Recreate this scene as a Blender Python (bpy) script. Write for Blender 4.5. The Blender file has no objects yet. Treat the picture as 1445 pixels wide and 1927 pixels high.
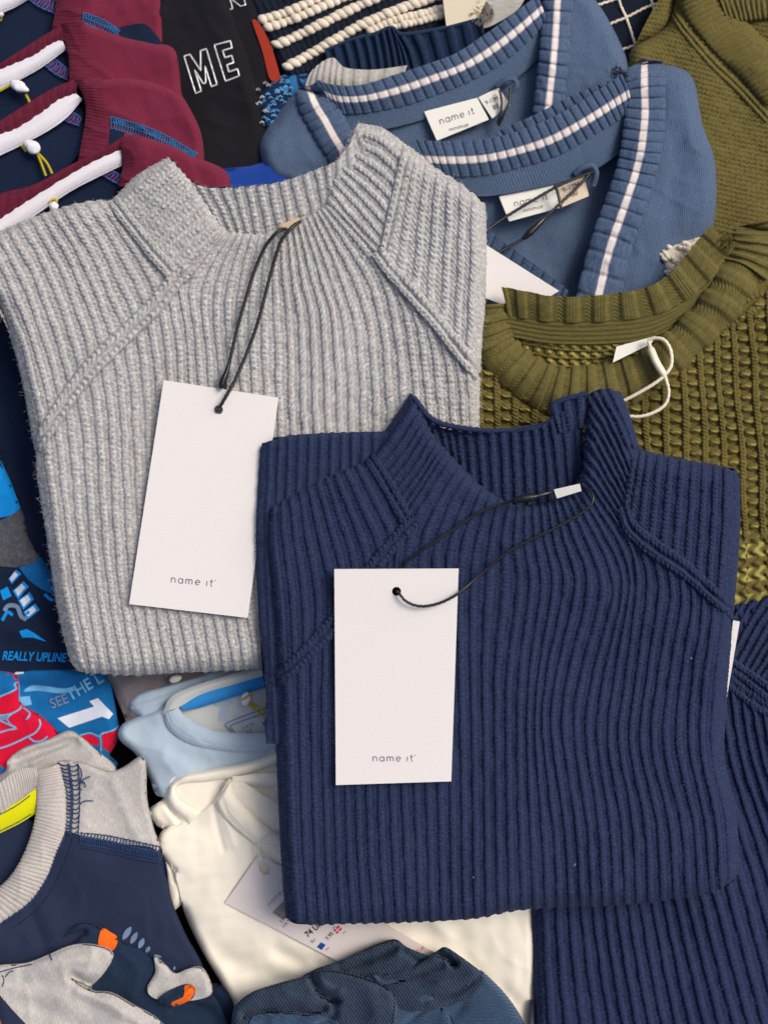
import bpy, math, random
import numpy as np
from mathutils import Vector
from mathutils.geometry import delaunay_2d_cdt

rng = np.random.default_rng(7)
random.seed(7)
S = 0.00023            # metres per layout unit
H = 2000.0             # camera height in layout units
sc = bpy.context.scene
C = sc.collection

# ------------------------------------------------------------------ camera, sky, sun, exposure
cam_d = bpy.data.cameras.new("camera")
cam_d.sensor_fit = 'HORIZONTAL'; cam_d.sensor_width = 36
cam_d.lens = 18 * H / 722.5
cam_d.clip_start = 0.01; cam_d.clip_end = 50
cam_d.dof.use_dof = True; cam_d.dof.focus_distance = (H - 215) * S; cam_d.dof.aperture_fstop = 8
cam = bpy.data.objects.new("camera", cam_d); C.objects.link(cam)
cam.location = (0, 0, H * S)
sc.camera = cam

SUN_EL, SUN_AZ = math.radians(50), math.radians(60)     # azimuth from +Y (top of the picture), positive = right
w = bpy.data.worlds.new("World"); sc.world = w; w.use_nodes = True
nt = w.node_tree
sky = nt.nodes.new('ShaderNodeTexSky'); sky.sky_type = 'NISHITA'; sky.sun_disc = False
sky.sun_elevation = SUN_EL; sky.sun_rotation = SUN_AZ
sky.dust_density = 6.0; sky.air_density = 0.8; sky.ozone_density = 0.6
nt.links.new(sky.outputs[0], nt.nodes['Background'].inputs[0])
nt.nodes['Background'].inputs[1].default_value = 0.125
sd = bpy.data.lights.new("sun", 'SUN'); sd.energy = 1.6; sd.angle = math.radians(26); sd.color = (1.0, 0.94, 0.84)
sun = bpy.data.objects.new("sun", sd); C.objects.link(sun)
dirv = Vector((math.sin(SUN_AZ) * math.cos(SUN_EL), math.cos(SUN_AZ) * math.cos(SUN_EL), math.sin(SUN_EL)))
sun.rotation_euler = dirv.to_track_quat('Z', 'Y').to_euler()
sc.view_settings.view_transform = 'Standard'; sc.view_settings.look = 'None'
sc.view_settings.gamma = 1; sc.view_settings.exposure = -0.12

# ------------------------------------------------------------------ maths helpers
def Wp(p):
    p = np.asarray(p, float); k = (H - p[..., 2]) / H
    return np.stack([(p[..., 0] - 722.5) * k * S, (963.5 - p[..., 1]) * k * S, p[..., 2] * S], -1)

def lin(r, g, b):
    f = lambda c: (c / 255 / 12.92) if c / 255 <= 0.04045 else ((c / 255 + 0.055) / 1.055) ** 2.4
    return (f(r), f(g), f(b), 1)

def smooth(pts, n=None, closed=False, step=4.0):
    """centripetal-like catmull-rom through pts, resampled evenly by arc length"""
    P = np.asarray(pts, float)
    m = len(P)
    if m == 2 and not closed:
        Q = P[0] + (P[1] - P[0]) * np.linspace(0, 1, 16)[:, None]
    else:
        out = []
        rngi = range(m if closed else m - 1)
        for i in rngi:
            p1 = P[i]; p2 = P[(i + 1) % m]
            p0 = P[i - 1] if (i > 0 or closed) else 2 * p1 - p2
            p3 = P[(i + 2) % m] if (i + 2 < m or closed) else 2 * p2 - p1
            d = np.linalg.norm(p2 - p1) + 1e-9
            t1 = (p2 - p0) * min(1.0, 2 * d / (np.linalg.norm(p2 - p0) + 1e-9)) * 0.5
            t2 = (p3 - p1) * min(1.0, 2 * d / (np.linalg.norm(p3 - p1) + 1e-9)) * 0.5
            t = np.linspace(0, 1, 13)[:-1, None]
            out.append((2*t**3-3*t**2+1)*p1 + (t**3-2*t**2+t)*t1 + (-2*t**3+3*t**2)*p2 + (t**3-t**2)*t2)
        Q = np.concatenate(out)
        Q = np.vstack([Q, Q[:1] if closed else P[-1:]])
    L = np.concatenate([[0], np.cumsum(np.linalg.norm(np.diff(Q[:, :2], axis=0), axis=1))])
    if n is None: n = max(3, int(L[-1] / step) + 1)
    s = np.linspace(0, L[-1], n)
    R = np.stack([np.interp(s, L, Q[:, c]) for c in range(Q.shape[1])], -1)
    return R[:-1] if closed else R

def cubic_across(us, Ys, u):
    """Ys (k, ...) at us -> values at u, monotone-ish cubic hermite"""
    us = np.asarray(us, float); Ys = np.asarray(Ys, float)
    if len(us) == 2:
        t = ((u - us[0]) / (us[1] - us[0])).reshape((-1,) + (1,) * (Ys.ndim - 1))
        return Ys[0] * (1 - t) + Ys[1] * t
    d = np.diff(us).reshape((-1,) + (1,) * (Ys.ndim - 1))
    sl = np.diff(Ys, axis=0) / d
    m = np.empty_like(Ys); m[1:-1] = (sl[:-1] * d[1:] + sl[1:] * d[:-1]) / (d[:-1] + d[1:]); m[0] = sl[0]; m[-1] = sl[-1]
    i = np.clip(np.searchsorted(us, u, side='right') - 1, 0, len(us) - 2)
    h = (us[i + 1] - us[i]); t = (u - us[i]) / h
    sh = (-1,) + (1,) * (Ys.ndim - 1); t = t.reshape(sh); h = h.reshape(sh)
    return (2*t**3-3*t**2+1)*Ys[i] + (t**3-2*t**2+t)*h*m[i] + (-2*t**3+3*t**2)*Ys[i+1] + (t**3-t**2)*h*m[i+1]

def segdist(x, y, poly, closed=False):
    P = np.asarray(poly, float)[:, :2]
    A = P if closed else P[:-1]; B = np.roll(P, -1, 0) if closed else P[1:]
    x = x.ravel(); y = y.ravel(); best = np.full(x.shape, 1e9)
    for a, b in zip(A, B):
        dx, dy = b - a; l2 = dx * dx + dy * dy + 1e-12
        t = np.clip(((x - a[0]) * dx + (y - a[1]) * dy) / l2, 0, 1)
        best = np.minimum(best, (x - a[0] - t * dx) ** 2 + (y - a[1] - t * dy) ** 2)
    return np.sqrt(best)

def inside(x, y, poly):
    P = np.asarray(poly, float); x = np.asarray(x, float); y = np.asarray(y, float)
    c = np.zeros(x.shape, bool); n = len(P)
    for i in range(n):
        x1, y1 = P[i][:2]; x2, y2 = P[(i + 1) % n][:2]
        if y1 == y2: continue
        m = ((y1 > y) != (y2 > y)) & (x < (x2 - x1) * (y - y1) / (y2 - y1) + x1)
        c ^= m
    return c

class Wob:
    """smooth undulation"""
    def __init__(s, seed, amp=3, wl=(60, 180), n=9):
        r = np.random.default_rng(seed); a = r.uniform(0, 6.283, n); l = r.uniform(*wl, n)
        s.kx = np.cos(a) * 6.283 / l; s.ky = np.sin(a) * 6.283 / l; s.p = r.uniform(0, 6.283, n); s.a = amp / math.sqrt(n) * (l / wl[1])
    def __call__(s, x, y):
        o = np.zeros(np.shape(x))
        for kx, ky, p, a in zip(s.kx, s.ky, s.p, s.a): o = o + a * np.sin(kx * x + ky * y + p)
        return o

def hsh(a, b):
    v = np.sin(a * 127.1 + b * 311.7) * 43758.5453
    return v - np.floor(v)

class G:
    """height of a folded garment: flat top with rounded edges, undulation and wrinkles"""
    def __init__(s, ztop, edges, seed=1, amp=3, wl=(60, 180), wrinkles=(), tilt=(0, 0), c=(722, 963), crease=0.0):
        s.z0 = ztop; s.edges = [(smooth(e[0], step=14, closed=(len(e) > 3 and e[3])), e[1], e[2], len(e) > 3 and e[3]) for e in edges]
        s.w = Wob(seed, amp, wl); s.wr = [(smooth(q[0], step=12), q[1], q[2]) for q in wrinkles]; s.tilt = tilt; s.c = c; s.m = Wob(seed + 500, .8, (18, 46)); s.cr = crease; r_ = np.random.default_rng(seed + 900); s.cs = [(r_.uniform(0, 3.14), r_.uniform(60, 120), r_.uniform(0, 6.28), Wob(seed + 901 + i, 2.2, (90, 200)), Wob(seed + 951 + i, 1.6, (80, 200))) for i in range(4)]
    def __call__(s, x, y, snap=None):
        x = np.asarray(x, float); y = np.asarray(y, float); sh = x.shape
        z = s.z0 + s.w(x, y) + (x - s.c[0]) * s.tilt[0] + (y - s.c[1]) * s.tilt[1]
        z = z + s.m(x, y)
        if s.cr:
            for a_, l_, p_, w1, w2 in s.cs:
                ph = (x * math.cos(a_) + y * math.sin(a_)) * 6.283 / l_ + p_ + w1(x, y)
                z = z + s.cr * np.clip(.2 + w2(x, y), 0, 1.2) * (1 - np.abs(np.sin(ph * .5))) ** 3
        for pl, wd, am in s.wr:
            z = z + am * np.exp(-(segdist(x, y, pl) / wd) ** 2).reshape(sh)
        drop = np.zeros(sh); s.last = np.ones(sh)
        for pl, T, R, cl in s.edges:
            d = segdist(x, y, pl, cl).reshape(sh)
            if snap is not None: d = np.where(snap & (d < 9), 0, d)
            t = np.clip(d / R, 0, 1)
            if T > 5: s.last = np.minimum(s.last, t)
            drop = np.maximum(drop, T * (1 - np.sqrt(np.maximum(0, 1 - (1 - t) ** 2))))
        return z - drop

# ------------------------------------------------------------------ mesh helpers
def link(name, me, mat=None, parent=None):
    o = bpy.data.objects.new(name, me); C.objects.link(o)
    if mat is not None: me.materials.append(mat)
    if parent is not None: o.parent = parent
    return o

def mesh_np(name, V, F, uv=None, attrs=None, smooth_=True):
    """V (n,3) world, F (m,k) int with fixed k"""
    me = bpy.data.meshes.new(name); V = np.asarray(V, np.float32); F = np.asarray(F, np.int32); k = F.shape[1]
    me.vertices.add(len(V)); me.vertices.foreach_set('co', V.ravel())
    me.loops.add(F.size); me.loops.foreach_set('vertex_index', F.ravel())
    me.polygons.add(len(F)); me.polygons.foreach_set('loop_start', np.arange(0, F.size, k, dtype=np.int32))
    try: me.polygons.foreach_set('loop_total', np.full(len(F), k, np.int32))
    except Exception: pass
    if smooth_: me.polygons.foreach_set('use_smooth', np.ones(len(F), bool))
    if uv is not None:
        l = me.uv_layers.new(name='UVMap'); l.data.foreach_set('uv', np.asarray(uv, np.float32)[F.ravel()].ravel())
    for n_, a in (attrs or {}).items():
        at = me.attributes.new(n_, 'FLOAT', 'POINT'); at.data.foreach_set('value', np.asarray(a, np.float32).ravel())
    me.update(); me.validate()
    return me

def gridfaces(nu, nv, flip=False):
    i = np.arange(nu - 1)[:, None] * nv + np.arange(nv - 1)[None, :]
    f = np.stack([i, i + nv, i + nv + 1, i + 1], -1).reshape(-1, 4)
    return f[:, ::-1] if flip else f

FUZZ = {}
def patch(name, ks, curves, zf, disp=None, mat=None, parent=None, su=1.9, sv=1.9, vref='end', uvs=(1, 1), tonef=None, zoff=0, jit=0.0, nu=None, keep=None, thick=0):
    """surface through guide curves (each runs along the knit columns); ks = column number of each guide.
    zf(x, y) gives the height unless the guides carry their own z.  disp(u, v) is relief along the normal."""
    ks = np.asarray(ks, float)
    Ls = [np.sum(np.linalg.norm(np.diff(smooth(c)[:, :2], axis=0), axis=1)) for c in curves]
    nv = max(4, int(max(Ls) / sv) + 1)
    Q = np.stack([smooth(c, n=nv) for c in curves])
    mid = Q[:, nv // 2, :2]; wd = max(np.sum(np.linalg.norm(np.diff(Q[:, j, :2], axis=0), axis=1)) for j in (0, nv // 2, nv - 1))
    if nu is None: nu = max(4, int(wd / su) + 1)
    u = np.linspace(ks[0], ks[-1], nu)
    P = cubic_across(ks, Q, u)                      # nu, nv, 2|3
    seg = np.linalg.norm(np.diff(P[..., :2], axis=1), axis=2)
    v = np.concatenate([np.zeros((nu, 1)), np.cumsum(seg, 1)], 1)
    if vref == 'end': v = v[:, -1:] - v
    U = np.repeat(u[:, None], nv, 1)
    x, y = P[..., 0], P[..., 1]
    if P.shape[2] == 3: z = P[..., 2] + (zf(x, y) if zf is not None else 0)
    else: z = zf(x, y)
    tap = (.38 + .62 * zf.last ** .7) if isinstance(zf, G) else 1.0
    z = z + (zoff(np.linspace(0, 1, nu)[:, None] + 0 * x, np.linspace(0, 1, nv)[None, :] + 0 * x) if callable(zoff) else zoff)
    A = np.stack([x, y, z], -1)
    if disp is not None:
        gu = np.gradient(A, axis=0); gv = np.gradient(A, axis=1); N = np.cross(gu, gv)
        N /= np.linalg.norm(N, axis=-1, keepdims=True) + 1e-9
        if N[..., 2].mean() < 0: N = -N
        A = A + N * (disp(U, v) * tap)[..., None]
    Vw = Wp(A).reshape(-1, 3)
    # orientation: faces should look up
    e1 = Vw.reshape(nu, nv, 3)[nu//2+1, nv//2] - Vw.reshape(nu, nv, 3)[nu//2, nv//2]
    e2 = Vw.reshape(nu, nv, 3)[nu//2, nv//2+1] - Vw.reshape(nu, nv, 3)[nu//2, nv//2]
    F = gridfaces(nu, nv, flip=np.cross(e1, e2)[2] < 0)
    uv = np.stack([U * uvs[0], v / 100 * uvs[1]], -1).reshape(-1, 2)
    at = {'tone': tonef(U, v, np.linspace(0, 1, nv)[None, :] + 0 * x)} if tonef else None
    me = mesh_np(name, Vw, F, uv, at)
    o = link(name, me, mat, parent)
    if parent is not None: FUZZ.setdefault(parent.name, []).append(A[::3, ::3].reshape(-1, 3))
    return o

def blob(name, outline, zf, mat, parent=None, step=6.0, zoff=0.0, uvang=0.0, corner=False, uvs=1.0):
    ring = isinstance(zf, G)
    O = smooth(outline, closed=True, step=step) if not corner else np.asarray(smooth_corner(outline, step))
    n = len(O); lo = O.min(0); hi = O.max(0)
    gx, gy = np.meshgrid(np.arange(lo[0], hi[0], step), np.arange(lo[1], hi[1], step * 0.866))
    gx = gx + (np.arange(gx.shape[0]) % 2)[:, None] * step / 2
    gx = gx.ravel(); gy = gy.ravel()
    m = inside(gx, gy, O); gx, gy = gx[m], gy[m]
    d = segdist(gx, gy, O, True); m = d > (step * 0.5 + 4.2 if ring else step * .55); gx, gy = gx[m], gy[m]
    if ring:
        tt = np.roll(O, -1, 0) - np.roll(O, 1, 0); tt = tt / (np.linalg.norm(tt, axis=1, keepdims=True) + 1e-9); nr = np.column_stack([-tt[:, 1], tt[:, 0]])
        q = O + nr * 3
        if inside(q[:, 0], q[:, 1], O).mean() < .5: nr = -nr
        for dd in (1.1, 4.0):
            q = O + nr * dd; m = inside(q[:, 0], q[:, 1], O); q = q[m]; m = segdist(q[:, 0], q[:, 1], O, True) > dd * .9; q = q[m]
            gx = np.concatenate([gx, q[:, 0]]); gy = np.concatenate([gy, q[:, 1]])
    pts = [Vector(p) for p in O] + [Vector((a, b)) for a, b in zip(gx, gy)]
    vs, es, fs, *_ = delaunay_2d_cdt(pts, [(i, (i + 1) % n) for i in range(n)], [], 1, 1e-4)
    v2 = np.array([(p.x, p.y) for p in vs]); F = np.array([f for f in fs if len(f) == 3])
    if isinstance(zf, G) and len(v2) >= n:
        bd = segdist(v2[:, 0], v2[:, 1], O, True) < .3; z = zf(v2[:, 0], v2[:, 1], snap=bd) + zoff
    else: z = zf(v2[:, 0], v2[:, 1]) + zoff
    Vw = Wp(np.column_stack([v2, z]))
    a, b, c = Vw[F[:, 0]], Vw[F[:, 1]], Vw[F[:, 2]]
    fl = np.cross(b - a, c - a)[:, 2] < 0; F[fl] = F[fl][:, ::-1]
    ca, sa = math.cos(uvang), math.sin(uvang)
    uv = np.column_stack([(v2[:, 0] * ca + v2[:, 1] * sa) / 100 * uvs, (-v2[:, 0] * sa + v2[:, 1] * ca) / 100 * uvs])
    o = link(name, mesh_np(name, Vw, F, uv), mat, parent)
    return o

def smooth_corner(pts, step):
    P = np.asarray(pts, float); out = []
    for i in range(len(P)):
        a, b = P[i], P[(i + 1) % len(P)]; k = max(1, int(np.linalg.norm(b - a) / step))
        for j in range(k): out.append(a + (b - a) * j / k)
    return out

def skirt(name, outline, zf, zbot, mat, parent, inset=(1.2, 10, 26), frac=(0, .55, 1.0), step=6, closed=True):
    """rounded underside hanging below the widest line of a folded garment"""
    O = smooth(outline, closed=closed, step=step); n = len(O)
    if closed: t = np.roll(O, -1, 0) - np.roll(O, 1, 0)
    else: t = np.gradient(O, axis=0)
    t = t[:, :2] / (np.linalg.norm(t[:, :2], axis=1, keepdims=True) + 1e-9); nr = np.column_stack([-t[:, 1], t[:, 0]])
    c = O[:, :2] + nr * 3
    if closed and inside(c[:, 0], c[:, 1], O).mean() < .5: nr = -nr
    z0 = (zf(O[:, 0], O[:, 1], snap=np.ones(len(O), bool)) if isinstance(zf, G) else zf(O[:, 0], O[:, 1])) - 1.5
    rows = [np.column_stack([O[:, :2] + nr * a, z0 + (zbot - z0) * f]) for a, f in zip(inset, frac)]
    A = np.stack(rows); V = Wp(A).reshape(-1, 3); F = []
    m = n if closed else n - 1
    for r in range(len(rows) - 1):
        i = np.arange(m); j = (i + 1) % n
        F.append(np.column_stack([r * n + i, r * n + j, (r + 1) * n + j, (r + 1) * n + i]))
    F = np.concatenate(F)
    s = np.repeat(np.arange(n)[None, :] * step / 20.0, len(rows), 0); q = np.repeat((np.arange(len(rows)) * .2)[:, None], n, 1)
    return link(name, mesh_np(name, V, F, np.stack([s, q], -1).reshape(-1, 2)), mat, parent)

def tube_np(paths, r, sides=6, twist=0.0):
    """paths: list of (n,3) layout points -> V, F, uv; r scalar or per path array"""
    VV, FF, UU = [], [], []; off = 0
    for pi_, P in enumerate(paths):
        P = np.asarray(P, float); n = len(P); t = np.gradient(P, axis=0); t /= np.linalg.norm(t, axis=1, keepdims=True) + 1e-9
        up = np.array([0, 0, 1.0]); b = np.cross(t, up); bl = np.linalg.norm(b, axis=1, keepdims=True); b = np.where(bl > 1e-3, b / (bl + 1e-9), np.array([1.0, 0, 0])); c = np.cross(b, t)
        rr = np.broadcast_to(np.asarray(r[pi_] if isinstance(r, list) else r, float), (n,))
        a = np.linspace(0, 2 * math.pi, sides, endpoint=False)
        s = np.concatenate([[0], np.cumsum(np.linalg.norm(np.diff(P, axis=0), axis=1))])
        ang = a[None, :] + twist * s[:, None]
        rel = rr[:, None] * (1 + (0.16 * np.cos(3 * (a[None, :] + twist * 2 * s[:, None])) if twist else 0))
        ring = P[:, None, :] + rel[..., None] * (np.cos(a)[None, :, None] * b[:, None, :] + np.sin(a)[None, :, None] * c[:, None, :])
        VV.append(ring.reshape(-1, 3))
        i = np.arange(n - 1)[:, None] * sides; j = np.arange(sides)[None, :]; j2 = (j + 1) % sides
        FF.append(np.stack([i + j, i + sides + j, i + sides + j2, i + j2], -1).reshape(-1, 4) + off)
        UU.append(np.stack([np.repeat(s[:, None] / 10, sides, 1), np.repeat(a[None, :] / 6.283, n, 0)], -1).reshape(-1, 2))
        off += n * sides
    return np.concatenate(VV), np.concatenate(FF), np.concatenate(UU)

def tubes(name, paths, r, mat, parent=None, sides=6, twist=0.0):
    V, F, U = tube_np(paths, r, sides, twist)
    return link(name, mesh_np(name, Wp(V), F, U), mat, parent)

def onz(pts, zf, dz, step=4, n=None):
    Q = smooth(pts, step=step, n=n)
    if Q.shape[1] == 2: return np.column_stack([Q, zf(Q[:, 0], Q[:, 1]) + dz])
    return Q

def thing(name, label, cat, group=None, at=(722, 963, 0)):
    o = bpy.data.objects.new(name, None); C.objects.link(o); o.empty_display_size = 0.01
    o['label'] = label; o['category'] = cat
    if group: o['group'] = group
    return o

# ------------------------------------------------------------------ materials
def mat_new(name):
    m = bpy.data.materials.new(name); m.use_nodes = True
    return m, m.node_tree, m.node_tree.nodes['Principled BSDF']

def fabric(name, c1, c2, c3=None, nscale=(2.0, 14.0), detail=3, tone=None, rough=.95, sheen=.25, bump=.25, bscale=400.0, lowvar=.10, fleck=None, weave=None, contrast=.18):
    """heathered yarn: noise stretched along the yarn mixes c1..c3; tone attribute mixes in a second yarn"""
    m, t, b = mat_new(name); N = t.nodes.new; Lk = t.links.new
    uv = N('ShaderNodeUVMap'); mp = N('ShaderNodeMapping'); mp.inputs['Scale'].default_value = (nscale[0], nscale[1], 1); Lk(uv.outputs[0], mp.inputs[0])
    n1 = N('ShaderNodeTexNoise'); n1.inputs['Scale'].default_value = 1.0; n1.inputs['Detail'].default_value = detail; n1.inputs['Roughness'].default_value = .7; Lk(mp.outputs[0], n1.inputs['Vector'])
    r = N('ShaderNodeMapRange'); r.inputs[1].default_value = .5 - contrast; r.inputs[2].default_value = .5 + contrast; Lk(n1.outputs['Fac'], r.inputs[0])
    mx = N('ShaderNodeMix'); mx.data_type = 'RGBA'; mx.inputs['A'].default_value = c1; mx.inputs['B'].default_value = c2; Lk(r.outputs[0], mx.inputs['Factor'])
    out = mx.outputs['Result']
    tc = N('ShaderNodeTexCoord')
    if c3 is not None:
        n2 = N('ShaderNodeTexNoise'); n2.inputs['Scale'].default_value = 600; n2.inputs['Detail'].default_value = 2; Lk(tc.outputs['Object'], n2.inputs['Vector'])
        r2 = N('ShaderNodeMapRange'); r2.inputs[1].default_value = .50; r2.inputs[2].default_value = .70; Lk(n2.outputs['Fac'], r2.inputs[0])
        m2 = N('ShaderNodeMix'); m2.data_type = 'RGBA'; m2.inputs['B'].default_value = c3; Lk(out, m2.inputs['A']); Lk(r2.outputs[0], m2.inputs['Factor']); out = m2.outputs['Result']
    if tone is not None:
        at = N('ShaderNodeAttribute'); at.attribute_name = 'tone'
        m3 = N('ShaderNodeMix'); m3.data_type = 'RGBA'; m3.inputs['B'].default_value = tone; Lk(out, m3.inputs['A']); Lk(at.outputs['Fac'], m3.inputs['Factor']); out = m3.outputs['Result']
    if fleck is not None:
        vo = N('ShaderNodeTexNoise'); vo.inputs['Scale'].default_value = fleck[1]; vo.inputs['Detail'].default_value = 1; Lk(tc.outputs['Object'], vo.inputs['Vector'])
        r4 = N('ShaderNodeMapRange'); r4.inputs[1].default_value = fleck[2]; r4.inputs[2].default_value = fleck[2] + .02; Lk(vo.outputs['Fac'], r4.inputs[0])
        m4 = N('ShaderNodeMix'); m4.data_type = 'RGBA'; m4.inputs['B'].default_value = fleck[0]; Lk(out, m4.inputs['A']); Lk(r4.outputs[0], m4.inputs['Factor']); out = m4.outputs['Result']
    # gentle dye variation over centimetres
    n5 = N('ShaderNodeTexNoise'); n5.inputs['Scale'].default_value = 45; n5.inputs['Detail'].default_value = 2; Lk(tc.outputs['Object'], n5.inputs['Vector'])
    r5 = N('ShaderNodeMapRange'); r5.inputs[3].default_value = 1 - lowvar; r5.inputs[4].default_value = 1 + lowvar; Lk(n5.outputs['Fac'], r5.inputs[0])
    m5 = N('ShaderNodeVectorMath'); m5.operation = 'SCALE'; Lk(out, m5.inputs[0]); Lk(r5.outputs[0], m5.inputs['Scale'])
    Lk(m5.outputs[0], b.inputs['Base Color'])
    b.inputs['Roughness'].default_value = rough; b.inputs['Specular IOR Level'].default_value = .15
    b.inputs['Sheen Weight'].default_value = sheen; b.inputs['Sheen Roughness'].default_value = .5
    b.inputs['Sheen Tint'].default_value = (min(1, c1[0] * 3 + .2), min(1, c1[1] * 3 + .2), min(1, c1[2] * 3 + .2), 1)
    # fibre / weave bump
    nb = N('ShaderNodeTexNoise'); nb.inputs['Scale'].default_value = bscale * 4; nb.inputs['Detail'].default_value = 2; Lk(tc.outputs['Object'], nb.inputs['Vector'])
    hgt = nb.outputs['Fac']
    if weave is not None:
        mw = N('ShaderNodeMapping'); mw.inputs['Rotation'].default_value = (0, 0, weave[1]); Lk(uv.outputs[0], mw.inputs[0])
        wv = N('ShaderNodeTexWave'); wv.inputs['Scale'].default_value = weave[0]; wv.inputs['Distortion'].default_value = 1.2; wv.inputs['Detail'].default_value = 2; wv.inputs['Detail Scale'].default_value = 3; Lk(mw.outputs[0], wv.inputs['Vector'])
        ad = N('ShaderNodeMath'); ad.operation = 'ADD'; Lk(hgt, ad.inputs[0]); Lk(wv.outputs['Fac'], ad.inputs[1]); hgt = ad.outputs[0]
    bp = N('ShaderNodeBump'); bp.inputs['Strength'].default_value = bump; bp.inputs['Distance'].default_value = .0004; Lk(hgt, bp.inputs['Height']); Lk(bp.outputs[0], b.inputs['Normal'])
    return m

def plain(name, c, rough=.6, spec=.3, metal=0, var=.04, nscale=300, bump=0.0, alpha=1):
    m, t, b = mat_new(name); N = t.nodes.new; Lk = t.links.new
    tc = N('ShaderNodeTexCoord'); n = N('ShaderNodeTexNoise'); n.inputs['Scale'].default_value = nscale; n.inputs['Detail'].default_value = 3; Lk(tc.outputs['Object'], n.inputs['Vector'])
    r = N('ShaderNodeMapRange'); r.inputs[3].default_value = 1 - var; r.inputs[4].default_value = 1 + var; Lk(n.outputs['Fac'], r.inputs[0])
    v = N('ShaderNodeVectorMath'); v.operation = 'SCALE'; v.inputs[0].default_value = c[:3]; Lk(r.outputs[0], v.inputs['Scale']); Lk(v.outputs[0], b.inputs['Base Color'])
    b.inputs['Roughness'].default_value = rough; b.inputs['Specular IOR Level'].default_value = spec; b.inputs['Metallic'].default_value = metal
    if alpha < 1: b.inputs['Alpha'].default_value = alpha
    if bump:
        bp = N('ShaderNodeBump'); bp.inputs['Strength'].default_value = bump; bp.inputs['Distance'].default_value = .0002; Lk(n.outputs['Fac'], bp.inputs['Height']); Lk(bp.outputs[0], b.inputs['Normal'])
    return m

M = {}
M['navy'] = fabric('navy_wool', lin(33, 42, 67), lin(50, 64, 100), lin(42, 46, 76), nscale=(3.0, 26), sheen=.12, bump=.5, lowvar=.10)
M['navy2'] = fabric('dark_navy_wool', lin(34, 42, 70), lin(50, 62, 98), lin(42, 48, 78), nscale=(3.0, 26), sheen=.10, bump=.5, lowvar=.10)
M['grey'] = fabric('grey_melange_wool', lin(206, 207, 208), lin(154, 155, 158), lin(168, 162, 156), nscale=(2.6, 22), sheen=.1, bump=.5, lowvar=.06, contrast=.14)
M['olive'] = fabric('olive_cotton_yarn', lin(118, 106, 58), lin(94, 86, 47), None, nscale=(2.5, 14), tone=lin(174, 166, 92), sheen=.1, bump=.4)
M['olive_band'] = fabric('olive_band_yarn', lin(113, 105, 61), lin(92, 86, 49), None, nscale=(2.5, 14), sheen=.1, bump=.4)
M['olive_back'] = fabric('green_olive_yarn', lin(118, 108, 62), lin(94, 86, 48), None, nscale=(2.5, 14), sheen=.1, bump=.4)
M['blue'] = fabric('dusty_blue_cotton', lin(94, 114, 142), lin(70, 88, 116), None, nscale=(22, 34), sheen=.12, bump=.4, lowvar=.09, contrast=.2, weave=(8, .1))
M['blue_rib'] = fabric('dusty_blue_rib', lin(88, 106, 134), lin(65, 83, 112), None, nscale=(3, 20), tone=lin(236, 226, 222), sheen=.12, bump=.4)
M['maroon'] = fabric('maroon_jersey', lin(124, 42, 66), lin(102, 32, 54), None, nscale=(20, 60), sheen=.3, bump=.25, lowvar=.07)
M['maroon_rib'] = fabric('maroon_rib', lin(108, 36, 58), lin(88, 28, 48), None, nscale=(3, 20), sheen=.2, bump=.3)
M['inknavy'] = fabric('ink_navy_jersey', lin(26, 40, 66), lin(18, 30, 54), None, nscale=(20, 60), sheen=.15, bump=.25)
M['black'] = fabric('black_sweat_fabric', lin(30, 30, 38), lin(24, 24, 30), None, nscale=(20, 60), sheen=.05, bump=.25)
M['white_tape'] = fabric('white_cotton_tape', lin(238, 236, 244), lin(228, 226, 236), None, nscale=(20, 60), sheen=.05, bump=.15)
M['cream'] = fabric('cream_jersey', lin(251, 246, 232), lin(246, 239, 222), None, nscale=(20, 80), sheen=.05, bump=.15, lowvar=.02)
M['lightblue'] = fabric('pale_blue_jersey', lin(182, 200, 216), lin(170, 190, 208), None, nscale=(20, 80), sheen=.1, bump=.15, lowvar=.03)
M['paleinside'] = fabric('pale_inside_jersey', lin(206, 212, 212), lin(196, 202, 204), None, nscale=(20, 80), sheen=.1, bump=.15)
M['brightblue'] = fabric('bright_blue_tape', lin(60, 150, 222), lin(48, 136, 210), None, nscale=(20, 80), sheen=.1, bump=.2)
M['heather'] = fabric('heather_grey_jersey', lin(202, 201, 199), lin(174, 172, 171), lin(190, 182, 174), nscale=(60, 10), sheen=.1, bump=.4, contrast=.12, lowvar=.03)
M['heather_rib'] = fabric('heather_grey_rib', lin(204, 199, 195), lin(180, 176, 172), lin(190, 180, 170), nscale=(3, 40), sheen=.1, bump=.4, contrast=.15, lowvar=.03)
M['slate'] = fabric('slate_navy_jersey', lin(44, 54, 80), lin(36, 45, 70), None, nscale=(40, 60), sheen=.15, bump=.3)
M['cuffnavy'] = fabric('navy_cuff_rib', lin(38, 56, 82), lin(28, 44, 66), None, nscale=(40, 10), sheen=.15, bump=.4, weave=(14, 0))
M['orange'] = fabric('orange_cuff', lin(240, 112, 36), lin(228, 98, 28), None, nscale=(40, 10), sheen=.1, bump=.2)
M['yellow'] = fabric('yellow_neck_tape', lin(232, 230, 20), lin(220, 222, 14), None, nscale=(40, 10), sheen=.1, bump=.2)
M['teal'] = fabric('teal_blue_knit', lin(62, 78, 100), lin(40, 54, 76), None, nscale=(30, 30), sheen=.3, bump=1.3, contrast=.4, weave=(6, .6))
M['cord'] = fabric('teal_corduroy', lin(62, 86, 114), lin(42, 62, 88), None, nscale=(30, 20), sheen=.5, bump=1.0, weave=(4, 1.2))
M['stripe_navy'] = fabric('midnight_chunky_knit', lin(28, 36, 52), lin(18, 24, 38), None, nscale=(30, 30), sheen=.2, bump=.8)
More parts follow.
